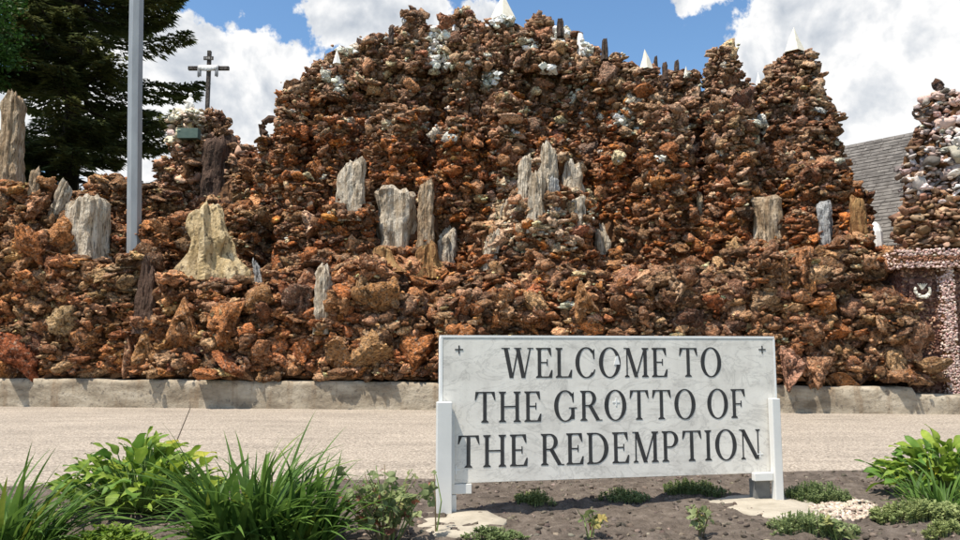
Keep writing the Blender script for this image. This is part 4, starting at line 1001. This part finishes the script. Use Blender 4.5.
# serif capitals drawn in units of the cap height
ST, TN, SF, SE = .122, .045, .03, .065
def q(*p): return list(p)
def rect(a, b, c, d): return [(a, b), (c, b), (c, d), (a, d)]
def serif(x0, x1, bottom=True):
    y = 0 if bottom else 1; s = 1 if bottom else -1
    a = [(x0 - SE, y), (x1 + SE, y), (x1 + SE, y + s * SF), (x1, y + s * (SF + .05)), (x0, y + s * (SF + .05)), (x0 - SE, y + s * SF)]
    return a if bottom else a[::-1]
def stem(x, w=ST, top=True, bot=True):
    r = [rect(x, SF * .5, x + w, 1 - SF * .5)]
    if bot: r.append(serif(x, x + w))
    if top: r.append(serif(x, x + w, False))
    return r
def slant(x0, y0, x1, y1, w): return [(x0, y0), (x0 + w, y0), (x1 + w, y1), (x1, y1)] if y1 > y0 else [(x1, y1), (x1 + w, y1), (x0 + w, y0), (x0, y0)]
def arc(cx, cy, rx, ry, wx, wy, a0, a1, n=30):
    out = []; A = np.radians(np.linspace(a0, a1, n))
    for i in range(n - 1):
        s, e = A[i], A[i + 1]
        out.append([(cx + (rx - wx) * math.cos(s), cy + (ry - wy) * math.sin(s)), (cx + rx * math.cos(s), cy + ry * math.sin(s)), (cx + rx * math.cos(e), cy + ry * math.sin(e)), (cx + (rx - wx) * math.cos(e), cy + (ry - wy) * math.sin(e))])
    return out
def arm(x0, x1, y, up):                                     # thin arm ending in a wedge
    if up: return [rect(x0, y, x1, y + TN), [(x1 - .12, y + TN), (x1, y), (x1 + .02, y + .26), (x1 - .02, y + .26)]]
    return [rect(x0, y - TN, x1, y), [(x1, y), (x1 - .12, y - TN), (x1 - .02, y - .26), (x1 + .02, y - .26)]]
x_ = .08
def gl(ch):
    if ch == 'I': return stem(x_), .30
    if ch == 'H': return stem(x_) + stem(.60) + [rect(x_ + ST, .485, .60, .485 + TN)], .82
    if ch == 'L': return stem(x_) + arm(x_ + ST, .60, 0, True), .64
    if ch == 'E': return stem(x_) + arm(x_ + ST, .60, 0, True) + arm(x_ + ST, .56, 1, False) + [rect(x_ + ST, .485, .44, .485 + TN), rect(.41, .40, .445, .62)], .64
    if ch == 'F': return stem(x_) + arm(x_ + ST, .56, 1, False) + [rect(x_ + ST, .465, .43, .465 + TN), rect(.40, .38, .435, .60)], .60
    if ch == 'T': return stem(.315, top=False) + [rect(.05, 1 - TN, .72, 1), [(.05, 1), (.025, .73), (.06, .73), (.16, 1 - TN)], [(.72, 1), (.61, 1 - TN), (.71, .73), (.745, .73)]], .77
    if ch == 'N': return [rect(.12, SF * .5, .12 + TN, .97), serif(.12, .12 + TN), rect(.70, 0, .70 + TN, .98), serif(.70, .70 + TN, False), slant(.60, -.0, .06, 1, .155), rect(0, 1 - SF, .16, 1)], .86
    if ch == 'M': return [rect(.12, SF * .5, .12 + TN, .97), serif(.12, .12 + TN), slant(.42, 0, .10, 1, .145), slant(.46, 0, .80, 1, .05)] + stem(.78) + [rect(.02, 1 - SF, .2, 1)], 1.0
    if ch == 'W': return [slant(.27, 0, .06, 1, .145), slant(.35, 0, .56, 1, .05), slant(.70, 0, .49, 1, .145), slant(.78, 0, 1.00, 1, .05), rect(-.02, 1 - SF, .28, 1), rect(.44, 1 - SF, .70, 1), rect(.92, 1 - SF, 1.14, 1)], 1.13
    if ch == 'O': return arc(.43, .5, .41, .525, .15, .042, 0, 360, 44), .86
    if ch == 'C': return arc(.43, .5, .41, .525, .15, .042, 42, 318, 36) + [[(.70, .62), (.735, .62), (.735, .97), (.70, .93), (.66, .83)], [(.72, .12), (.765, .27), (.73, .27), (.66, .14)]], .80
    if ch == 'G': return arc(.43, .5, .41, .525, .15, .042, 42, 325, 36) + [[(.70, .62), (.735, .62), (.735, .97), (.70, .93), (.66, .83)], rect(.64, .06, .64 + ST, .44), rect(.56, .42, .85, .42 + SF)], .88
    if ch == 'D': return stem(x_) + arc(.32, .5, .46, .5, .15, .045, -90, 90, 30) + [rect(x_ + ST, 0, .32, .045), rect(x_ + ST, .955, .32, 1)], .82
    if ch == 'P': return stem(x_) + arc(.32, .73, .30, .27, .14, .045, -90, 90, 24) + [rect(x_ + ST, .955, .32, 1), rect(x_ + ST, .46, .32, .505)], .66
    if ch == 'R': return stem(x_) + arc(.32, .74, .28, .26, .14, .045, -90, 90, 24) + [rect(x_ + ST, .955, .32, 1), rect(x_ + ST, .48, .32, .525), slant(.60, .0, .30, .50, .15), rect(.58, 0, .82, SF)], .80
def text_line(txt, pxa, pya, pxb, pyb, caph):
    ua, va = suv(pxa, pya); ub, vb_ = suv(pxb, pyb); va = (va + vb_) / 2
    adv = []; x = 0
    for i, ch in enumerate(txt):
        if ch == ' ': x += .34; continue
        pieces, w = gl(ch); adv.append((pieces, x)); x += w + .085
    x -= .085; sx = (ub - ua) / x
    for pieces, x0 in adv:
        m = MB(); cx = ua + x0 * sx
        for i, pc in enumerate(pieces): m.prism([(X * sx, Y * caph) for X, Y in pc], -.002, .0022 + .00012 * (i % 7), SM)
        m.obj('letter', 'ink', pan, (SM @ Vector((cx, va, 0))))
ch = suv(600, 349.5)[1] - suv(600, 379.0)[1]
text_line('WELCOME TO', 502, 378.5, 722, 376, ch)
text_line('THE GROTTO OF', 474, 424, 746, 416.5, ch * 1.0)
text_line('THE REDEMPTION', 457, 470, 762, 457, ch * 1.03)
# small cross-shaped fixings on the panel
for px, py, s, mt in [(459, 349.5, 4.2, 'ink'), (762, 349.5, 4.2, 'ink'), (456, 470, 4.2, 'sign_edge'), (760, 454, 3.5, 'sign_edge'), (616, 402, 4, 'sign_edge')]:
    u, v = suv(px, py); r = s * .0082; m = MB()
    m.prism(rect(u - r, v - r * .16, u + r, v + r * .16), -.001, .0035, SM); m.prism(rect(u - r * .16, v - r, u + r * .16, v + r), -.001, .004, SM); m.obj('fixing_mark', mt, pan)
u, v = suv(617, 360); m = MB(); r = .05
for a in ([(u - r * .6, v - r * .8), (u + r * .5, v - r * .8), (u + r * .15, v + r * .7), (u - r * .15, v + r * .7)],): m.prism(a, -.001, .0045, SM)
m.obj('small_emblem', 'sign_edge', pan)
# posts and brackets
pl0 = suv(435.5, 460)[0]; pl1 = suv(450.5, 460)[0]; plt = suv(443, 401.5)[1]
bevel(MB().prism([(pl0, -.15), (pl1, -.15), (pl1, plt), (pl0, plt)], .012, .085, SM).obj('post', 'post_paint', sign), .006)
MB().prism([(pl1 - .02, -.15), (pl1 + .045, -.15), (pl1 + .045, plt - .02), (pl1 - .02, plt - .02)], -.085, .0115, SM) if False else None
bevel(MB().prism([(pl0 + .03, -.15), (pl1 + .05, -.15), (pl1 + .05, vb - .09), (pl0 + .03, vb - .09)], -.13, .010, SM).obj('back_post', 'post_paint', sign), .006)
b0, bz0 = suv(451, 487); b1, bz1 = suv(471.5, 477)
bevel(MB().prism([(pl1 - .05, vb - .085), (b1, vb - .085), (b1, vb - .004), (pl1 - .05, vb - .004)], -.11, .011, SM).obj('bracket', 'post_paint', sign), .004)
bevel(MB().prism([(pl1 - .004, vb - .003), (pl1 + .03, vb - .003), (pl1 + .03, plt - .1), (pl1 - .004, plt - .1)], .0115, .03, SM).obj('channel_lip', 'post_paint', sign), .004)
pr0 = suv(768.5, 440)[0]; pr1 = suv(776.5, 440)[0]; prt = suv(772, 398)[1]
bevel(MB().prism([(pr0, -.15), (pr1, -.15), (pr1, prt), (pr0, prt)], .012, .085, SM).obj('post', 'post_paint', sign), .006)
c0 = suv(755, 480)[0]
MB().prism([(c0, -.15), (pr0 - .004, -.15), (pr0 - .004, vb - .06), (c0, vb - .06)], -.10, .004, SM).obj('back_post', 'post_dark', sign)
c0 = suv(751, 470)[0]
bevel(MB().prism([(c0, vb - .058), (pr0 - .003, vb - .058), (pr0 - .003, vb + .01), (c0, vb + .01)], .005, .06, SM).obj('bracket', 'post_paint', sign), .004)
# concrete pads under the posts
def pad(pts, lab):
    w = [G(x, y, .05) for x, y in pts]; c = sum(w, Vector()) / len(w); V = []; F = []; n = 40; fine = []
    for i in range(n):
        f = i / n * len(w); a = w[int(f)]; b = w[(int(f) + 1) % len(w)]; fine.append(a.lerp(b, f % 1) - c)
    for k, (s, z) in enumerate([(1.02, -.12), (1, .0), (.97, .014), (.6, .018), (.25, .02)]):
        for i, p in enumerate(fine): V.append((p.x * s, p.y * s, z + .012 * noise.noise(Vector((p.x * 5 * s, p.y * 5 * s, 0)))))
    for k in range(4):
        for i in range(n): F.append((k * n + i, k * n + (i + 1) % n, (k + 1) * n + (i + 1) % n, (k + 1) * n + i))
    F.append(tuple(4 * n + i for i in range(n)))
    o = link('concrete_pad', pmesh('concrete_pad', V, F, True), 'conc_pad', None, (c.x, c.y, .05)); tag(o, lab, 'concrete pad', 'concrete footings of the sign')
pad([(412, 524), (425, 514), (455, 511), (488, 512), (508, 521), (498, 531), (470, 538), (430, 536)], 'pale concrete pad in the soil under the left sign post')
pad([(706, 503), (728, 497), (765, 495), (800, 498), (824, 509), (808, 518), (772, 519), (735, 512)], 'pale concrete pad in the soil under the right sign post')

# gravel patch and soil clods
def scatter_stones(name, pts_fn, n, rr, colors, kind_label=None):
    VV = []; FF = []; CC = []; k = 0
    for i in range(n):
        p = pts_fn(); r = random.uniform(*rr) ** 1.0; V, F = random.choice(PROTO[1]); V = (V * np.array((r * random.uniform(.8, 1.2), r, r * .65))) @ rotm(random.uniform(0, 6), random.gauss(0, .4), 1).T + np.array(p)
        VV.append(V); FF.append(F + k); CC.append(np.tile(jit(random.choice(colors), .15), (len(V), 1))); k += len(V)
    o = link(name, npmesh(name, np.concatenate(VV), np.concatenate(FF), np.concatenate(CC)), 'pebble'); o['kind'] = 'stuff'; return o
def in_ellipse(px, py, rx, ry):
    def f():
        a = random.uniform(0, 6.28); r = math.sqrt(random.random()); p = GS(px + rx * r * math.cos(a), py + ry * r * math.sin(a)); p.z += .012; return p
    return f
tag(scatter_stones('gravel', in_ellipse(846, 512, 36, 9), 900, (.012, .026), [(.34, .35, .34), (.42, .44, .44), (.25, .25, .24)]), 'patch of pale tan gravel right of the right concrete pad', 'gravel')
def clod():
    while True:
        p = Vector((random.uniform(-4.5, 6), random.uniform(5.0, 9.0), 0)); ye = NL.y + nd.y / nd.x * (p.x - NL.x)
        if p.y < ye - .1: break
    p.z = soilz(p.x, p.y); return p
MAT['clod'] = MAT['soil']
t_o = scatter_stones('soil_clods', clod, 3200, (.008, .034), [(.075, .075, .072), (.10, .10, .098), (.052, .052, .05), (.15, .15, .148)])
tag(t_o, 'loose dark brown soil clods scattered over the flower bed', 'soil clods')
t = NT('clod'); c = t.attr('rcol'); t.base(t.mix(.6, c, t.ramp(t.noise(20, 6), [(.3, .5), (.7, 1.3)]), 'MULTIPLY')); t.bump(t.noise(40, 6, .7), .8, .02); t_o.data.materials[0] = t.m

# ================================================================== PLANTS
leaf_mat('hosta', (.15, .26, .03), (.33, .43, .075), .38, 9)
leaf_mat('hosta_dark', (.07, .17, .03), (.16, .28, .05), .35, 5)
leaf_mat('blade', (.055, .125, .022), (.14, .24, .05), .35, 6)
leaf_mat('sedum', (.13, .185, .065), (.31, .36, .16), .3, 14)
leaf_mat('aquil', (.17, .22, .085), (.32, .36, .17), .35, 9)
leaf_mat('redleaf', (.16, .06, .04), (.30, .15, .09), .3, 9)
MAT['stem'] = m_simple('stem', (.14, .10, .06), (.26, .20, .11), 12, .7, 0)
MAT['stem_green'] = m_simple('stem_green', (.14, .22, .06), (.22, .30, .09), 12, .6, 0)
def blade_mesh(name, L, w, rise, droop, nseg=9, fold=.25, wav=0, ovate=False, seed=0):
    r = random.Random(seed); V = []; F = []
    x = z = 0; a = rise; kk = 5 if ovate else 3
    for i in range(nseg + 1):
        f = i / nseg
        wd = w * ((math.sin(math.pi * min(1, f ** .75)) ** .8 if f < 1 else 0) if ovate else (1 - f ** 2.2) * (.7 + .3 * min(1, f * 6)))
        for j in range(kk):
            s = (j / (kk - 1)) * 2 - 1
            V.append((x + (.0), s * wd, z + abs(s) * wd * fold + (wav * math.sin(f * 9 + s * 2 + seed) * abs(s) * w)))
        a -= droop / nseg; x += math.cos(a) * L / nseg; z += math.sin(a) * L / nseg
    for i in range(nseg):
        for j in range(kk - 1): F.append((i * kk + j, (i + 1) * kk + j, (i + 1) * kk + j + 1, i * kk + j + 1))
    return pmesh(name, V, F, True)
BL = [blade_mesh('blade', random.uniform(.50, .84), random.uniform(.013, .021), math.radians(random.uniform(66, 92)), math.radians(random.uniform(28, 112)), 10, .5, 0, False, i) for i in range(14)]
HL = [blade_mesh('leaf', random.uniform(.26, .38), random.uniform(.055, .085), math.radians(random.uniform(10, 35)), math.radians(random.uniform(45, 95)), 8, .22, .26, True, i) for i in range(12)]
for me in BL: me.materials.append(MAT['blade'])
for me in HL: me.materials.append(MAT['hosta'])
HD = [m.copy() for m in HL]
for m in HD: m.materials[0] = MAT['hosta_dark']
def grass_clump(px, py, n, sc, spread, label):
    b = GS(px, py); root = thing('daylily_plant', label, 'plant', b, 'strap-leaved daylily clumps')
    for i in range(n):
        a = random.uniform(0, 6.283); rr = spread * math.sqrt(random.random())
        o = link('blade', random.choice(BL), None, root, (math.cos(a) * rr, math.sin(a) * rr, -.02))
        s = sc * random.uniform(.55, 1.15); o.scale = (s, s * random.uniform(.9, 1.5), s); o.rotation_euler = (random.gauss(0, .12), random.gauss(0, .18), a + random.gauss(0, .7))
    return root
def hosta(px, py, n, R, H, sc, label, dark=False, meshes=None):
    b = GS(px, py); root = thing('hosta_plant', label, 'plant', b, 'broad-leaved plants in the flower bed'); m = MB()
    for i in range(n):
        a = random.uniform(0, 6.283); f = math.sqrt((i + .5) / n); rr = R * f * random.uniform(.85, 1.1); h = H * (1 - .5 * f ** 2.4) * random.uniform(.45, 1.05)
        me = random.choice(HD if dark or random.random() < .22 else HL)
        p = Vector((math.cos(a) * rr * .8, math.sin(a) * rr * .6, h - .05))
        o = link('leaf', me, None, root, p); s = sc * random.uniform(.5, 1.3); o.scale = (s, s * random.uniform(.75, 1.1), s)
        o.rotation_euler = (random.gauss(0, .4), random.gauss(-1.0 + .8 * f, .35), a + random.gauss(0, .45))
        m.tube([(p.x * .25, p.y * .25, -.02), (p.x * .7, p.y * .7, p.z * .6), p], [.009, .007, .005], 5)
    m.obj('stems', 'stem_green', root); return root
hosta(140, 511, 300, .80, .54, .66, 'yellow-green broad-leaved plant between two dark strap-leaved clumps at left')
hosta(948, 495, 240, .70, .46, .66, 'yellow-green broad-leaved plant at the right edge beside the path')
grass_clump(300, 546, 170, 1.02, .24, 'dark green strap-leaved clump beside the stalky plant left of the sign')
grass_clump(246, 546, 300, 1.15, .32, 'large dark green strap-leaved clump right of the left broad-leaved plant')
grass_clump(-6, 556, 240, 1.0, .34, 'dark green strap-leaved clump at the bottom left corner')
grass_clump(942, 514, 130, .62, .26, 'small strap-leaved clump below the right broad-leaved plant')
def sedum(px, py, rx_px, h, n, label, mat='sedum', leaf=.022):
    b = GS(px, py); k = b.y / PX; V = []; F = []; rx = rx_px * k
    for i in range(n):
        a = random.uniform(0, 6.283); f = math.sqrt(random.random()) * (1 + .45 * noise.noise(Vector((math.cos(a) * 1.6 + px, math.sin(a) * 1.6, 0)))); x, y = math.cos(a) * rx * f, math.sin(a) * rx * .7 * f; hh = max(.02, h * (1 - .5 * f * f) * random.uniform(.4, 1.25))
        z0 = soilz(b.x + x, b.y + y) - b.z
        for q in range(7):
            an = q * 2.4 + a; d = Vector((math.cos(an), math.sin(an), random.uniform(.1, .9))).normalized() * leaf * random.uniform(.7, 1.4); s = Vector((-math.sin(an), math.cos(an), 0)) * leaf * .42
            p = Vector((x, y, z0 + hh * (.5 + q * .07))); nn = len(V); V.extend([p, p + d * .55 + s, p + d, p + d * .55 - s]); F.append((nn, nn + 1, nn + 2, nn + 3))
        p = Vector((x, y, z0)); nn = len(V); V.extend([p + Vector((-.003, 0, 0)), p + Vector((.003, 0, 0)), p + Vector((.003, 0, hh)), p + Vector((-.003, 0, hh))]); F.append((nn, nn + 1, nn + 2, nn + 3))
    o = link('sedum_plant', pmesh('sedum_plant', V, F), mat, None, b); tag(o, label, 'plant', 'low green ground-cover mounds')
sedum(533, 503, 20, .10, 170, 'small green ground-cover tuft under the left half of the sign')
sedum(626, 500, 22, .09, 190, 'green ground-cover tuft under the middle of the sign')
sedum(694, 495, 30, .12, 300, 'green ground-cover mound left of the right sign post')
sedum(816, 500, 34, .16, 420, 'grey-green ground-cover mound between the right pad and gravel')
sedum(812, 534, 42, .13, 420, 'green ground-cover mound in front of the right concrete pad')
sedum(925, 522, 44, .14, 480, 'dense green ground-cover at the right edge below the strap-leaved clump', leaf=.028)
sedum(950, 540, 26, .10, 180, 'ground-cover sprigs in the bottom right corner')
sedum(114, 553, 38, .14, 260, 'bright green low plant at the bottom below the left broad-leaved plant', 'hosta', .04)
sedum(495, 541, 26, .07, 170, 'green ground-cover tuft at the bottom beside the left pad')
sedum(205, 548, 26, .12, 120, 'small bright green sprigs at the bottom below the large strap-leaved clump', 'hosta', .03)
# stalky columbine-like plants with lobed leaves
def lobed(name, r, seed):
    rr = random.Random(seed); V = [(0, 0, 0)]; n = 15; F = []
    for i in range(n):
        a = -2.4 + 4.8 * i / (n - 1); k = r * (.72 + .28 * abs(math.sin(a * 1.9)) + rr.uniform(-.06, .06)); V.append((math.cos(a) * k, math.sin(a) * k, .18 * k * abs(math.sin(a * 1.9)) + rr.uniform(-.1, .1) * r))
    for i in range(1, n): F.append((0, i, i + 1))
    return pmesh(name, V, F)
LB = [lobed('leaf', .042, i) for i in range(5)]; LR = [lobed('leaf', .03, 20 + i) for i in range(3)]
for m_ in LB: m_.materials.append(MAT['aquil'])
for m_ in LR: m_.materials.append(MAT['redleaf'])
def stalky(px, py, n, H, spread, label, redp=.15, nl=5, sc=1):
    b = GS(px, py); root = thing('columbine_plant', label, 'plant', b, 'stalky plants with lobed leaves')
    for i in range(n):
        a = random.uniform(0, 6.283); tip = Vector((math.cos(a) * spread * random.uniform(.3, 1), math.sin(a) * spread * .6, H * random.uniform(.5, 1.05))); mid = tip * .5 + Vector((random.gauss(0, .03), random.gauss(0, .03), .02))
        st_ = MB().tube([(tip.x * .15, tip.y * .15, -.03), mid, tip], [.0065, .005, .003], 5).obj('stem', 'stem' if random.random() < .6 else 'stem_green', root)
        for q in range(nl):
            f = random.uniform(.35, 1); p = (Vector((0, 0, 0)).lerp(mid, f * 2) if f < .5 else mid.lerp(tip, f * 2 - 1)) + Vector((random.gauss(0, .03), random.gauss(0, .03), random.gauss(0, .015)))
            o = link('leaf', random.choice(LR if random.random() < redp else LB), None, root, p); s = sc * random.uniform(.6, 1.35); o.scale = (s, s, s); o.rotation_euler = (random.gauss(.5, .5), random.gauss(0, .5), random.uniform(0, 6.28))
stalky(388, 543, 38, .54, .38, 'stalky plant with pale lobed and reddish leaves left of the left sign post', .2, 6)
stalky(590, 541, 4, .22, .12, 'small lobed-leaf seedling at the bottom in front of the sign middle', .05, 4, .9)
stalky(700, 536, 6, .24, .14, 'small lobed-leaf seedling at the bottom below the word ending of the sign', .05, 5, .9)
stalky(436, 535, 2, .42, .05, 'single thin stalk with few leaves touching the left sign post', .1, 2, .7)
stalky(838, 542, 4, .14, .10, 'broad pale-leaved seedling at the bottom within the right ground-cover', .0, 5, 1.1)

S.render.engine = 'CYCLES'
tris = sum(len(o.data.loops) - 2 * len(o.data.polygons) for o in bpy.data.objects if o.type == 'MESH')
print('script', time.time() - T0, 'objects', len(bpy.data.objects), 'tris', tris)
